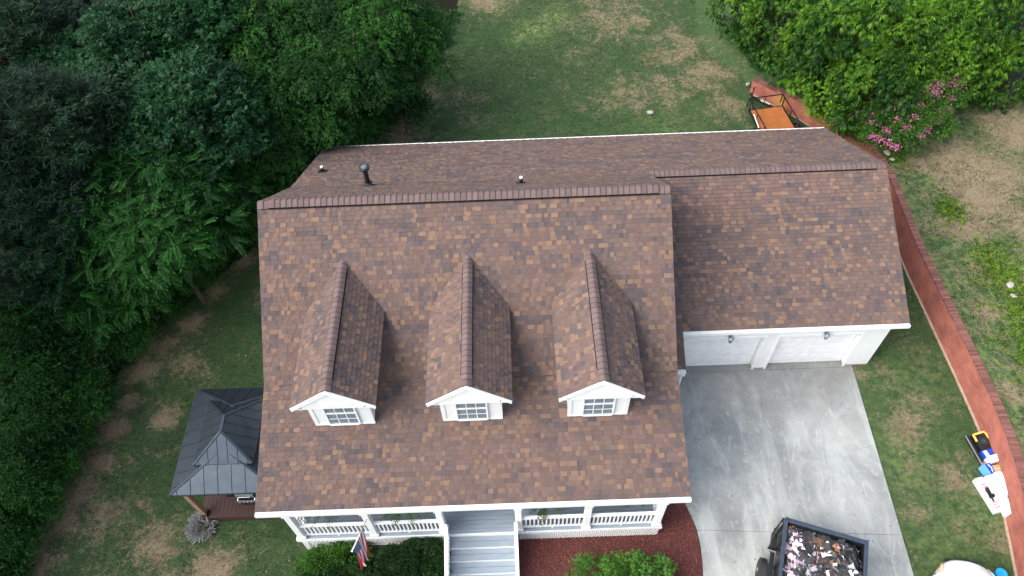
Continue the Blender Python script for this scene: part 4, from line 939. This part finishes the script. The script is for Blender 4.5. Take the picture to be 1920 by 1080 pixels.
for i, (x, lab) in enumerate(((1.7,'hanging fern at the left end of the porch'),(4.2,'hanging fern between the flag column and the steps'),(8.68,'hanging fern on the porch right of the steps'))):
    ro = bush('hanging_fern', x, .75, 2.0, [(x,.66,2.0,.24,.24,.2,45)], 'frond', fernm, lab, 'plant', 70+i, 'hanging ferns under the porch eave', ls=.6)
    mb = MB((x,.75,2.0)); mb.tube([(x,.62,1.92),(x,.62,2.08)], [.1,.16], 12); [mb.tube([(x+.15*math.cos(a),.62+.15*math.sin(a),2.07),(x,.62,2.72),(x,.62,2.86)], .004, 4) for a in (0,2.1,4.2)]; mb.build('pot', mat('pot_%d'%i, (.05,.04,.035), .7), ro)

# low leafy weeds: clover patches on the raised lawn, seen as a rough carpet
C = []
for (x, y, r_x, n_, z) in ((26.6,9.5,.9,500,1.27),(26.9,7.3,1.2,900,1.27),(26.6,5,1.1,800,1.27),(27.8,6,1.2,500,1.27),(25.9,12.4,.6,250,1.27),(24.75,16.1,.5,240,1.22),(26.2,2.6,1.0,400,1.27),(23.9,17.6,.6,350,1.22),(22.6,18.9,.7,350,1.2)):
    C.append(np.c_[rng.normal(x, r_x*.6, n_), rng.normal(y, r_x*.8, n_), np.full(n_, z)])
C = np.concatenate(C); C = C[C[:,0] > 24.5-.9*np.maximum(0, C[:,1]-15)]; AXc = rdir(len(C))*np.array([1,1,.2])+np.array([0,0,.25]); P, D, N, Ln, Wd = sprays(C, AXc, 'small', rng); V, F = strips(P, D, N, Ln*1.1, Wd*1.4); t_ = np.clip(np.tile(rng.uniform(0,1,len(C)), len(P)//len(C))+rng.normal(0,.15,len(P)),0,1)
o = link('clover', np_mesh('clover', V, F, LM['cover'], fcol=np.c_[t_,t_,t_])); tag(o, 'yellow-green clover and weeds growing on the raised lawn behind the wall', 'clover', kind='stuff')
# low undergrowth on the forest floor at the wood edge
n = 9500; yy = rng.uniform(-2, 30, n); ex = np.interp(yy, [e[0] for e in EDGE], [e[1] for e in EDGE]); xx = ex - np.abs(rng.normal(0, 4.2, n)) - .1
C = np.c_[xx, yy, gz(xx, yy)+rng.uniform(0,.35,n)]; AXc = rdir(n)*np.array([1,1,.4])+np.array([0,0,.35]); AXc /= np.linalg.norm(AXc, axis=1, keepdims=True)
P, D, N, Ln, Wd = sprays(C, AXc, 'mid', rng); V, F = strips(P, D, N, Ln, Wd); t_ = np.clip(rng.normal(.35,.2,len(P)),0,1)
o = link('undergrowth', np_mesh('undergrowth', V, F, LM['shrub'], fcol=np.c_[t_,t_,t_])); tag(o, 'tangled low undergrowth covering the floor of the wood', 'undergrowth', kind='stuff')
# grass tufts give the lawns their nap
def tufts(n, xr_, yr_, zf, keepf, dens, name, label):
    x = rng.uniform(*xr_, n); y = rng.uniform(*yr_, n); k = keepf(x, y); x = x[k]; y = y[k]
    d_, l_ = attr_field(x, y, .3); k = rng.random(len(x)) > d_*dens; x = x[k]; y = y[k]; l_ = l_[k]; m = len(x)
    P = []; D = []
    for q in range(3): P.append(np.c_[x+rng.normal(0,.02,m), y+rng.normal(0,.02,m), zf(x,y)-.004]); D.append(rdir(m)*np.array([1,1,.0])*.8+np.array([0,0,.7]))
    P = np.concatenate(P); D = np.concatenate(D); V, F = strips(P, D, rdir(len(P)), rng.uniform(.04,.10,len(P)), rng.uniform(.012,.02,len(P)))
    t_ = np.clip(np.tile(.25+.5*l_, 3)+rng.normal(.1,.18,len(P)),0,1)
    o = link(name, np_mesh(name, V, F, leafmat(name+'_leaf', (.020,.050,.018), (.115,.175,.075)), fcol=np.c_[t_,t_,t_])); tag(o, label, 'grass', kind='stuff')
def kl(x, y):
    hs = (x > .2) & (x < 21.3) & (y > .2) & (y < 16); ex = np.interp(y, [e[0] for e in EDGE], [e[1] for e in EDGE])
    dv = (y < 7) & (x > 12.6) & (x < np.interp(y, [-14,6], [19.5,20.45])); bedm = (x > 5.3) & (x < 13) & (y < 3); gzb = (x > -3) & (x < .4) & (y > 1.2) & (y < 4.7)
    wx = np.interp(y, py[:len(py)], px); wy = (x < wx-.05) | (y > 22.5)
    return ~(hs | dv | bedm | gzb) & (x > ex) & wy & ((y < 15.9) | (y > 16) )
tufts(150000, (-9, 24), (-2.2, 31), gz, kl, .75, 'grass', 'short green lawn grass round the house, thin on the dry patches')
def kr(x, y): return (x > np.interp(y, py, px)+.4) & (y < 18)
tufts(40000, (23.3, 33), (-1, 18), lambda x, y: np.full(len(x), 1.262), kr, .75, 'raised_grass', 'patchy grass on the raised lawn right of the brick wall')

# fallen leaves and scraps lying about
n = 900; x = rng.uniform(-8, 23, n); y = rng.uniform(-1.5, 30, n); k = kl(x, y) & (rng.random(n) < .8); x = x[k]; y = y[k]; z = gz(x, y)+.03
n2 = 70; x2 = rng.uniform(13.6, 20, n2); y2 = rng.uniform(-1, 6, n2)**1.0; x = np.r_[x, x2]; y = np.r_[y, y2]; z = np.r_[z, np.full(n2, .042)]
D = rdir(len(x)); D[:,2] *= .2; V, F = strips(np.c_[x, y, z], D, rdir(len(x))*.3+np.array([0,0,1]), rng.uniform(.04,.10,len(x)), rng.uniform(.025,.05,len(x)))
fc = np.array([(.30,.24,.13),(.20,.13,.06),(.40,.37,.28),(.10,.07,.04)])[rng.integers(0,4,len(x))]
o = link('fallen_leaves', np_mesh('fallen_leaves', V, F, chipm, fcol=fc)); tag(o, 'small dry fallen leaves and bits scattered over lawn and driveway', 'leaves', kind='stuff')
# ------------------------------------------------------------------ utility trailer behind the house
ut = empty('utility_trailer', (20.45, 18.88, 0), R(8))
tag(ut, 'small black utility trailer with an orange plywood deck behind the garage', 'trailer')
mb = MB(); Wt, Lt = .84, 1.32
for s_ in (-1, 1): mb.beam((s_*Wt,-Lt,.48),(s_*Wt,Lt,.48),.06,.08)
for y in (-Lt, 0, Lt): mb.beam((-Wt+.03,y,.47),(Wt-.03,y,.47),.06,.06)
mb.build('frame', black, ut)
mb = MB(); mb.box(-Wt+.07, Wt-.07, -Lt+.05, Lt-.08, .52, .545); mb.build('plywood_deck', plywood, ut)
mb = MB()
for s_ in (-1, 1):
    mb.beam((s_*Wt,-Lt,1.0),(s_*Wt,Lt+.25,1.0),.04,.04)
    for y in (-Lt, -Lt/3, Lt/3, Lt): mb.beam((s_*Wt,y,.5),(s_*Wt,y,.98),.04,.04,up=(0,1,0))
mb.beam((-Wt,Lt+.25,1.0),(Wt,Lt+.25,1.0),.04,.04); mb.beam((-Wt,Lt+.25,.5),(-Wt,Lt+.25,1.0),.04,.04); mb.beam((Wt,Lt+.25,.5),(Wt,Lt+.25,1.0),.04,.04); mb.beam((.0,Lt+.25,.5),(0,Lt+.25,1.0),.03,.03)
mb.build('side_rail', black, ut)
mb = MB(); mb.beam((-Wt*.7,Lt,.42),(-.3,Lt+.95,.45),.07,.09); mb.beam((Wt*.5,Lt,.42),(-.3,Lt+.95,.45),.07,.09); mb.beam((-.3,Lt+.9,.47),(-.3,Lt+1.25,.47),.07,.08); mb.tube([(-.3,Lt+1.0,.1),(-.3,Lt+1.0,.95)], .03, 8); mb.tube([(-.38,Lt+1.0,.95),(-.2,Lt+1.05,.97)], .015, 6); mb.build('tongue', black, ut)
mb = MB(); mb.beam((-.05,Lt+.55,.54),(.28,Lt+.18,.54),.05,.02); mb.beam((-Wt-.06,Lt*.5,.8),(-Wt-.06,-.1,.62),.05,.02); mb.build('steel_strip', mat('pale_strip',(.65,.66,.66),.5), ut)
for s_ in (-1, 1):
    x = s_*(Wt+.17); mb = MB(); mb.tube([(x-.09,-.3,.3),(x+.09,-.3,.3)], .29, 20); wh = mb.build('wheel', rubber, ut); mb = MB(); mb.tube([(x-.095,-.3,.3),(x+.095,-.3,.3)], .15, 14); mb.build('rim', steel, wh)
    mb = MB(); pts = [(-.3+.38*math.cos(a), .3+.38*math.sin(a)) for a in [math.pi*k/8 for k in range(9)]]
    for a, b in zip(pts, pts[1:]): mb.slab([(x-.12,a[0],a[1]),(x+.12,a[0],a[1]),(x+.12,b[0],b[1]),(x-.12,b[0],b[1])], .012)
    mb.build('fender', black, ut)
mb = MB(); mb.beam((-Wt,-Lt-.03,.55),(-Wt,-Lt-.08,1.3),.04,.04); mb.beam((Wt,-Lt-.03,.55),(Wt,-Lt-.08,1.3),.04,.04)
for k in range(5): mb.beam((-Wt,-Lt-.03-.012*k,.6+.17*k),(Wt,-Lt-.03-.012*k,.6+.17*k),.03,.03)
mb.build('tailgate', black, ut)

# ------------------------------------------------------------------ dump trailer with roofing debris
ang = R(-19.5)
dt = empty('dump_trailer', (16.35, -2.35, .035), ang); tag(dt, 'black high-sided dump trailer full of torn roofing parked on the driveway', 'trailer')
# local: +y towards the garage; rear-left top corner at about (15.93,-.15)
hwid = 1.17; 
def loc(wx, wy):
    dx, dy = wx-16.35, wy+2.35; c, s_ = math.cos(-ang), math.sin(-ang); return (dx*c-dy*s_, dx*s_+dy*c)
lx, ly = loc(15.93, -.15); X0, X1, Y1 = lx, lx+2.36, ly; Y0 = Y1-4.3; ZT, ZF = 1.57, .72
mb = MB(); t = .05
mb.box(X0, X0+t, Y0, Y1, ZF, ZT); mb.box(X1-t, X1, Y0, Y1, ZF, ZT); mb.box(X0+t, X1-t, Y1-t, Y1, ZF, ZT); mb.box(X0+t, X1-t, Y0, Y0+t, ZF, ZT); mb.box(X0+t, X1-t, Y0+t, Y1-t, ZF, ZF+.04)
for k in range(8):
    y = Y0+.1+k*(Y1-Y0-.2)/7; mb.box(X0-.05, X0-.002, y-.03, y+.03, ZF, ZT-.09); mb.box(X1+.002, X1+.05, y-.03, y+.03, ZF, ZT-.09)
mb.build('bed', black, dt)
mb = MB(); mb.box(X0-.05, X0+.06, Y0, Y1+.04, ZT, ZT+.07); mb.box(X1-.06, X1+.05, Y0, Y1+.04, ZT, ZT+.07); mb.box(X0+.06, X1-.06, Y1-.06, Y1+.04, ZT, ZT+.068)
for x in (X0, X1): mb.tube([(x,Y1+.02,ZT-.3),(x,Y1+.02,ZT+.16)], .035, 8)
mb.tube([(X0,Y1+.06,ZT+.03),(X1,Y1+.06,ZT+.03)], .02, 6)
mb.build('top_rail', bluegrey, dt, bevel=.008)
mb = MB()
for x in (X0+.35, X1-.35): mb.box(x-.05, x+.05, Y0-.8, Y1, .48, .70)
for k in range(6): y = Y0+.3+k*.75; mb.box(X0+.4, X1-.4, y-.04, y+.04, .52, .66)
mb.box(X0, X1, Y1-.1, Y1-.02, .45, .70)
mb.build('chassis', black, dt)
for i, y in enumerate((Y1-1.32, Y1-2.22)):
    for x in (X0-.30, X1+.30):
        mb = MB(); mb.tube([(x-.11,y,.38),(x-.09,y,.38),(x+.09,y,.38),(x+.11,y,.38)], [.33,.38,.38,.33], 26); wh = mb.build('wheel', rubber, dt)
        mb = MB(); mb.tube([(x-.118,y,.38),(x+.118,y,.38)], .2, 18); mb.tube([(x-.14,y,.38),(x+.14,y,.38)], .06, 10, 1); mb.build('rim', [black, steel], wh)
for x0, x1 in ((X0-.19, X0-.055), (X1+.055, X1+.19)):
    mb = MB(); ya, yb = Y1-.85, Y1-2.7
    P_ = [(ya+.12,.62),(ya,.86),(yb,.86),(yb-.12,.62)]
    for a, b in zip(P_, P_[1:]): mb.slab([(x0,b[0],b[1]),(x1,b[0],b[1]),(x1,a[0],a[1]),(x0,a[0],a[1])], .015)
    mb.build('fender', black, dt)
mb = MB(); mb.box(X0-.22, X0-.06, Y1-.75, Y1-.25, .78, 1.02); mb.tube([(X0-.16,Y1-.12,1.0),(X0-.2,Y1-.6,.98),(X0-.24,Y1-.7,.7)], .03, 6); mb.tube([(X0-.1,Y1-.05,1.4),(X0-.2,Y1-.35,1.25),(X0-.22,Y1-.5,1.1)], .025, 6); mb.tube([(X0-.05,Y1+.05,.5),(X0-.05,Y1+.05,1.5)], .03, 8); mb.build('tarp_bracket', black, dt)
# the load: hundreds of torn scraps
r_ = np.random.default_rng(81); mb = MB(); fc = []
pal = [((.035,.036,.042),50),((.06,.062,.07),25),((.09,.05,.045),14),((.16,.15,.14),10),((.26,.27,.28),6),((.68,.52,.62),22),((.75,.74,.74),16),((.35,.16,.07),5),((.5,.08,.16),1)]
pc = np.array([p[1] for p in pal], float); pc /= pc.sum()
mb.add([(X0+.06,Y0+.06,.9),(X1-.06,Y0+.06,.9),(X1-.06,Y1-.06,.95),(X0+.06,Y1-.06,.95)], [(0,1,2,3)]); fc.append((.03,.03,.033))
for k in range(1200):
    x = r_.uniform(X0+.15, X1-.15); y = r_.uniform(Y1-2.6, Y1-.12)
    ed = min(x-X0, X1-x, Y1-y); z = 1.16+.34*min(1, ed/.4)+r_.uniform(-.1,.07)+.07*math.sin(x*5)*math.cos(y*4)
    ci = r_.choice(len(pal), p=pc)
    if x < X0+.5 and r_.random() < .38: ci = 5
    if x > X0+.7 and y > Y1-.9 and r_.random() < .1: ci = 7
    c = np.array(pal[ci][0])*r_.uniform(.6,1.35)
    L1 = r_.uniform(.06,.22)*(1.35 if ci in (0,1) else 1.0); W1 = r_.uniform(.05,.15)*(1.1 if ci in (0,1,4) else .7)
    if ci == 5 and x > X0+.9 and r_.random() < .75: continue
    d = Vector(rdir(1)[0]); d.z *= .35; d.normalize(); up = Vector((r_.normal(0,.35), r_.normal(0,.35), 1)).normalized(); s2 = d.cross(up).normalized()
    p = Vector((x,y,z)); b = [p-d*L1-s2*W1*r_.uniform(.4,1), p+d*L1*r_.uniform(.5,1)-s2*W1, p+d*L1+s2*W1*r_.uniform(.3,1), p-d*L1*r_.uniform(.4,1)+s2*W1]
    q = up*.006; mid = [(b[i]+b[(i+1)%4])/2+Vector(rdir(1)[0])*.02 for i in range(4)]
    ring = [v for i in range(4) for v in (b[i], mid[i])]
    mb.add([v+q for v in ring]+[v-q for v in ring], [tuple(range(8)), tuple(range(15,7,-1))]+[(i+8,(i+1)%8+8,(i+1)%8,i) for i in range(8)]); fc += [c]*10
me = np_mesh('roofing_debris', [tuple(v) for v in mb.v], mb.f, scrap, fcol=np.array(fc)); o = link('roofing_debris', me); o.location = dt.location; o.rotation_euler = dt.rotation_euler
tag(o, 'heap of torn grey shingles, brown scraps and pink wrapping inside the dump trailer', 'debris', kind='stuff')
def to_w(x, y, z): c, s_ = math.cos(ang), math.sin(ang); return Vector((16.35+x*c-y*s_, -2.35+x*s_+y*c, z+.035))
def crumple(name, cx, cy, cz, rx, ry, rz_, mt, label, cat, seed, rot=0, amp=.18, sub=5):
    import bmesh
    bm = bmesh.new(); bmesh.ops.create_icosphere(bm, subdivisions=sub, radius=1); r = random.Random(seed); K = [(Vector(rdir(1)[0]), r.uniform(3,9), r.uniform(0,6)) for _ in range(9)]
    for v in bm.verts:
        d = v.co.copy(); s_ = 1+sum(abs(math.sin(d.dot(k)*f+p)) for k, f, p in K)/9*amp*2-amp
        v.co = Vector((d.x*rx*s_, d.y*ry*s_, d.z*rz_*s_))
    me = bpy.data.meshes.new(name); bm.to_mesh(me); bm.free(); me.materials.append(mt)
    o = link(name, me, None, (cx,cy,cz)); o.rotation_euler = (0,0,rot); tag(o, label, cat); return o
p = to_w(X1-.38, Y1-.55, 1.33); crumple('garbage_bag', p.x, p.y, p.z, .27, .46, .26, bagm, 'black plastic garbage bag in the corner of the dump trailer', 'bag', 5, ang+.25, .25)

# ------------------------------------------------------------------ white car, only its front end in view
cr = empty('car', (20.95, -3.55, 0), R(-10)); tag(cr, 'white car parked at the end of the driveway, only its bonnet in view', 'car')
NXs = 22; prof = [(-2.30,.35),(-2.32,.62),(-2.2,.86),(-1.6,.98),(-1.0,1.02),(-.55,1.35),(.1,1.50),(.9,1.50),(1.5,1.28),(1.95,.98),(2.2,.8),(2.28,.5),(2.26,.32)]
V = []; F = []
for j, (yy_, zz_) in enumerate(prof):
    for i in range(NXs+1):
        u = -1+2*i/NXs; front = max(0, (-yy_-1.2)/1.1); hw_ = .93*(1-.02*front) if zz_ < 1.1 else .93-.22*(zz_-1.0)/.5
        y = yy_ + (abs(u)**2.6)*.55*max(0, front) - (abs(u)**2.4)*.25*max(0,(yy_-1.6)); z = zz_ - .10*abs(u)**3*(1 if zz_ > .7 else 0)
        V.append((u*hw_, -y, z))
n1 = NXs+1
for j in range(len(prof)-1):
    for i in range(NXs): a = j*n1+i; F.append((a, a+n1, a+n1+1, a+1))
left = [j*n1 for j in range(len(prof))]; right = [j*n1+NXs for j in range(len(prof))]
F.append(tuple(left)); F.append(tuple(right[::-1])); F.append(tuple([i for i in range(n1)])); F.append(tuple([(len(prof)-1)*n1+i for i in range(n1)][::-1]))
body = link('body', np_mesh('body', V, F, carpaint, smooth=False), cr)
for pl in body.data.polygons: pl.use_smooth = len(pl.vertices) == 4
for s_ in (-1, 1):
    mb = MB(); mb.add([(s_*.86,1.80,.82),(s_*.70,2.03,.80),(s_*.68,1.97,.865),(s_*.84,1.74,.88),(s_*.90,1.72,.72),(s_*.66,2.13,.72)], [(0,1,2,3),(0,4,5,1)])
    hl = mb.build('headlight', mat('headlight_lens', (.55,.42,.28), .15), cr); hl.modifiers.new('s','SOLIDIFY').thickness = .02
    for y in (1.35, -1.35):
        mb = MB(); x = s_*.80; mb.tube([(x-.1,y,.33),(x+.1,y,.33)], .33, 22); wh = mb.build('wheel', rubber, cr); mb = MB(); mb.tube([(x-.105,y,.33),(x+.105,y,.33)], .2, 16); mb.build('rim', steel, wh)
    mb = MB(); mb.box(*sorted((s_*.93, s_*1.1)), .62, .74, .95, 1.1); mb.build('mirror', black, cr, bevel=.02)
mb = MB(); mb.add([(-.66,1.02,1.04),(.66,1.02,1.04),(.60,.58,1.36),(-.60,.58,1.36)], [(0,1,2,3)]); o = mb.build('windscreen', darkglass, cr); o.modifiers.new('s','SOLIDIFY').thickness = .03
mb = MB(); mb.box(-.45,.45,2.28,2.34,.45,.6); mb.build('grille', black, cr)

# ------------------------------------------------------------------ things stacked along the brick wall
def simple(name, mb, mats, label, cat, bevel=.006, **k): o = mb.build(name, mats, None, bevel=bevel, **k); tag(o, label, cat); return o
a0 = R(4)
def rbox(name, cx, cy, z0, wx, wy, h, rot, mt, label, cat, extra=None, bevel=.01):
    ro = empty(name, (cx, cy, z0), rot); tag(ro, label, cat)
    mb = MB(); mb.box(-wx/2, wx/2, -wy/2, wy/2, 0, h); mb.build('body', mt, ro, bevel=bevel)
    return ro
# long black tube leaning by the wall
mb = MB(); mb.beam((23.36,3.02,.2),(23.50,1.86,.2),.12,.10); mb.beam((23.29,3.0,.27),(23.43,1.9,.27),.04,.04,1); mb.beam((23.42,1.98,.28),(23.57,1.96,.28),.05,.03,1)
simple('black_rail', mb, [black, steel], 'long narrow black rail lying on the grass beside the tool case', 'rail')
mb = MB(); mb.box(23.25,23.6,1.84,3.02,0,.14); 
# fan-like machine in a yellow frame
ro = empty('air_mover', (23.80, 2.74, .0), R(9)); tag(ro, 'black machine with a round grille and yellow edging against the brick wall', 'tool')
mb = MB(); mb.box(-.21,.21,-.33,.33,0,.30); mb.build('housing', black, ro, bevel=.02)
mb = MB(); mb.beam((-.22,.30,.31),(.22,.34,.31),.06,.05); mb.beam((-.22,.31,.31),(-.23,.05,.31),.05,.05); mb.beam((.22,.31,.31),(.24,.1,.31),.05,.05); mb.build('yellow_frame', yellow, ro)
mb = MB(); mb.tube([(0,.02,.30),(0,.02,.335)], .15, 22); mb.tube([(0,.02,.335),(0,.02,.35)], .06, 14, 1); mb.build('round_grille', [rubber, bluegrey], ro)
ro = rbox('tool_case', 23.78, 2.32, 0, .38, .26, .32, R(12), blue, 'dark blue case wedged between the black machine and a small white box', 'case')
mb = MB(); mb.box(-.15,-.02,-.1,.1,.322,.335); mb.build('pale_patch', trim, ro)
ro = rbox('carton', 23.83, 2.08, .0, .34, .24, .45, R(14), wrap, 'small white carton standing on end beside the blue case', 'box')
mb = MB(); mb.box(-.172,.172,-.03,.0,.451,.454); mb.build('tape', kraft, ro)
ro = rbox('cooler', 23.60, 1.77, 0, .34, .34, .34, R(14), blue, 'blue lidded cooler between the cardboard box and the grass', 'cooler')
mb = MB(); mb.box(-.18,-.10,-.18,.18,.05,.36); mb.build('side_panel', mat('pale_blue',(.12,.35,.65),.4), ro); mb = MB(); mb.tube([(.0,-.13,.35),(.0,.0,.42),(.0,.13,.35)], .015, 6); mb.build('handle', trim, ro)
ro = rbox('cardboard_box', 23.88, 1.73, 0, .36, .28, .40, R(6), kraft, 'brown cardboard box at the head of the long white bundle', 'box')
mb = MB(); mb.box(-.181,.181,-.025,.025,.401,.404); mb.build('tape', mat('tape',(.5,.38,.22),.4), ro)
# the long white bundle
ro = empty('white_bundle', (23.72, .95, 0), R(9.5)); tag(ro, 'long white wrapped bundle of panels lying against the foot of the wall', 'bundle')
mb = MB(); mb.box(-.29,-.03,-.72,.62,0,.40); mb.build('panel_stack', wrap, ro, bevel=.04)
mb = MB(); mb.box(-.015,.27,-.74,.66,0,.44); mb.build('panel_stack', wrap, ro, bevel=.05)
mb = MB(); mb.tube([(-.02,.55,.42),(-.03,.1,.425),(-.02,-.45,.42)], .009, 6); mb.build('strap', black, ro)
ro = empty('printed_carton', (23.27, .93, 0), R(11)); tag(ro, 'flat white carton with pink-red lettering beside the white bundle', 'box')
mb = MB(); mb.box(-.13,.13,-.60,.58,0,.26); mb.build('body', wrap, ro, bevel=.01)
mb = MB()
for y in (.33,.24,.12,-.28,-.36,-.46):
    x = -.09
    while x < .07: w_ = random.uniform(.015,.035); mb.box(x, x+w_, y-.025, y+.025, .261, .264); x += w_+.012
mb.build('lettering', pinkprint, ro)
mb = MB((23.24,.90,.26)); mb.beam((23.22,1.12,.31),(23.26,.78,.31),.09,.09); mb.beam((23.26,.85,.33),(23.33,.80,.33),.10,.14); mb.tube([(23.14,.98,.3),(23.2,.98,.32),(23.2,.75,.3)], .018, 6); mb.tube([(23.25,.78,.31),(23.28,.66,.31)], .03, 8)
o = mb.build('nail_gun', black, None, loc=(23.24,.90,.26), bevel=.01); tag(o, 'black nail gun lying on the printed white carton', 'tool')
crumple('plastic_bag', 24.0, .72, 1.43, .17, .14, .09, cyan, 'crumpled bright blue bag on top of the brick wall', 'bag', 8, .3, .3, 4)
mb = MB((22.57,-1.62,0)); mb.tube([(22.57,-1.62,0),(22.57,-1.62,.3)], [.13,.16], 18); mb.tube([(22.57,-1.62,.3),(22.57,-1.62,.33)], [.172,.172], 18)
o = mb.build('bucket', cyan, None, loc=(22.57,-1.62,0)); tag(o, 'bright blue bucket on the grass at the bottom edge near the wall', 'bucket')

# ------------------------------------------------------------------ stones
def rock(x, y, z, s, lab, seed): return crumple('rock', x, y, z+s*.2, s, s*.7, s*.45, stone, lab, 'rock', seed, seed, .2, 3)
rock(14.85, 20.74, 0, .17, 'pale flat rock lying alone on the back lawn', 3); rock(26.7, 8.6, 1.27, .17, 'pale rock on the raised lawn at the right edge', 4)
rock(24.45, 16.0, 1.25, .17, 'white stone behind the wall coping by the pink bush, larger of two', 5); rock(24.55, 15.6, 1.25, .11, 'small white stone next to the larger white stone', 6); rock(20.0, 22.5, .1, .12, 'white stone at the stepped end of the brick wall', 7)
rock(26.6, 8.1, 1.27, .12, 'brownish small stone just below the pale rock', 9)
# chair on the porch
ch = empty('porch_chair', (11.5, 1.0, FZ)); tag(ch, 'black wire-framed chair on the porch behind the right railing', 'chair')
mb = MB((11.5,1.0,FZ)); mb.box(11.22,11.78,.72,1.25,FZ+.40,FZ+.43); mb.build('seat', black, ch, bevel=.01)
mb = MB((11.5,1.0,FZ)); mb.tube([(11.24,1.25,FZ+.42),(11.26,1.36,FZ+.95),(11.5,1.38,FZ+1.05),(11.74,1.36,FZ+.95),(11.76,1.25,FZ+.42)], .018, 6); [mb.tube([(11.32+.09*k,1.26,FZ+.43),(11.32+.09*k,1.37,FZ+1.0)], .008, 4) for k in range(5)]; mb.build('backrest', black, ch)
for x in (11.25, 11.75):
    for y in (.75, 1.22): mb = MB((11.5,1.0,FZ)); mb.tube([(x,y,FZ+.41),(x,y-.03 if y < 1 else y+.05,FZ)], .016, 6); mb.build('leg', black, ch)
    mb = MB((11.5,1.0,FZ)); mb.tube([(x,1.3,FZ+.68),(x,.8,FZ+.66),(x,.75,FZ+.42)], .016, 6); mb.build('armrest', black, ch)
# chain-link fence post and wire seen at the right edge
wirem = mat('weathered_wire', (.08,.09,.1), .7)
fn = empty('chain_link_fence', (32.2, 21, 1.27)); tag(fn, 'dim grey wire fence running under the trees at the right edge', 'fence')
mb = MB((32.2,21,1.27)); P0, P1 = Vector((31.2,19.3,0)), Vector((34.5,25.5,0))
for z in (1.35, 2.5): mb.tube([P0+Vector((0,0,z)), P1+Vector((0,0,z))], .02, 6)
mb.build('top_rail', wirem, fn)
for k in range(4):
    q = P0.lerp(P1, k/3); mb = MB((32.2,21,1.27)); mb.tube([q+Vector((0,0,1.1)), q+Vector((0,0,2.55))], .03, 8); mb.build('post', wirem, fn)
mb = MB((32.2,21,1.27)); 
for k in range(0, 120):
    for s_ in (0, 1.1/7.0):
        a = P0.lerp(P1, min(1,max(0,k/120+(s_ if True else 0)))); b = P0.lerp(P1, min(1,max(0,k/120+(1.1/7.0-s_)))); mb.beam(a+Vector((0,0,1.37)), b+Vector((0,0,2.48)), .006, .006)
mb.build('wire_mesh', wirem, fn)
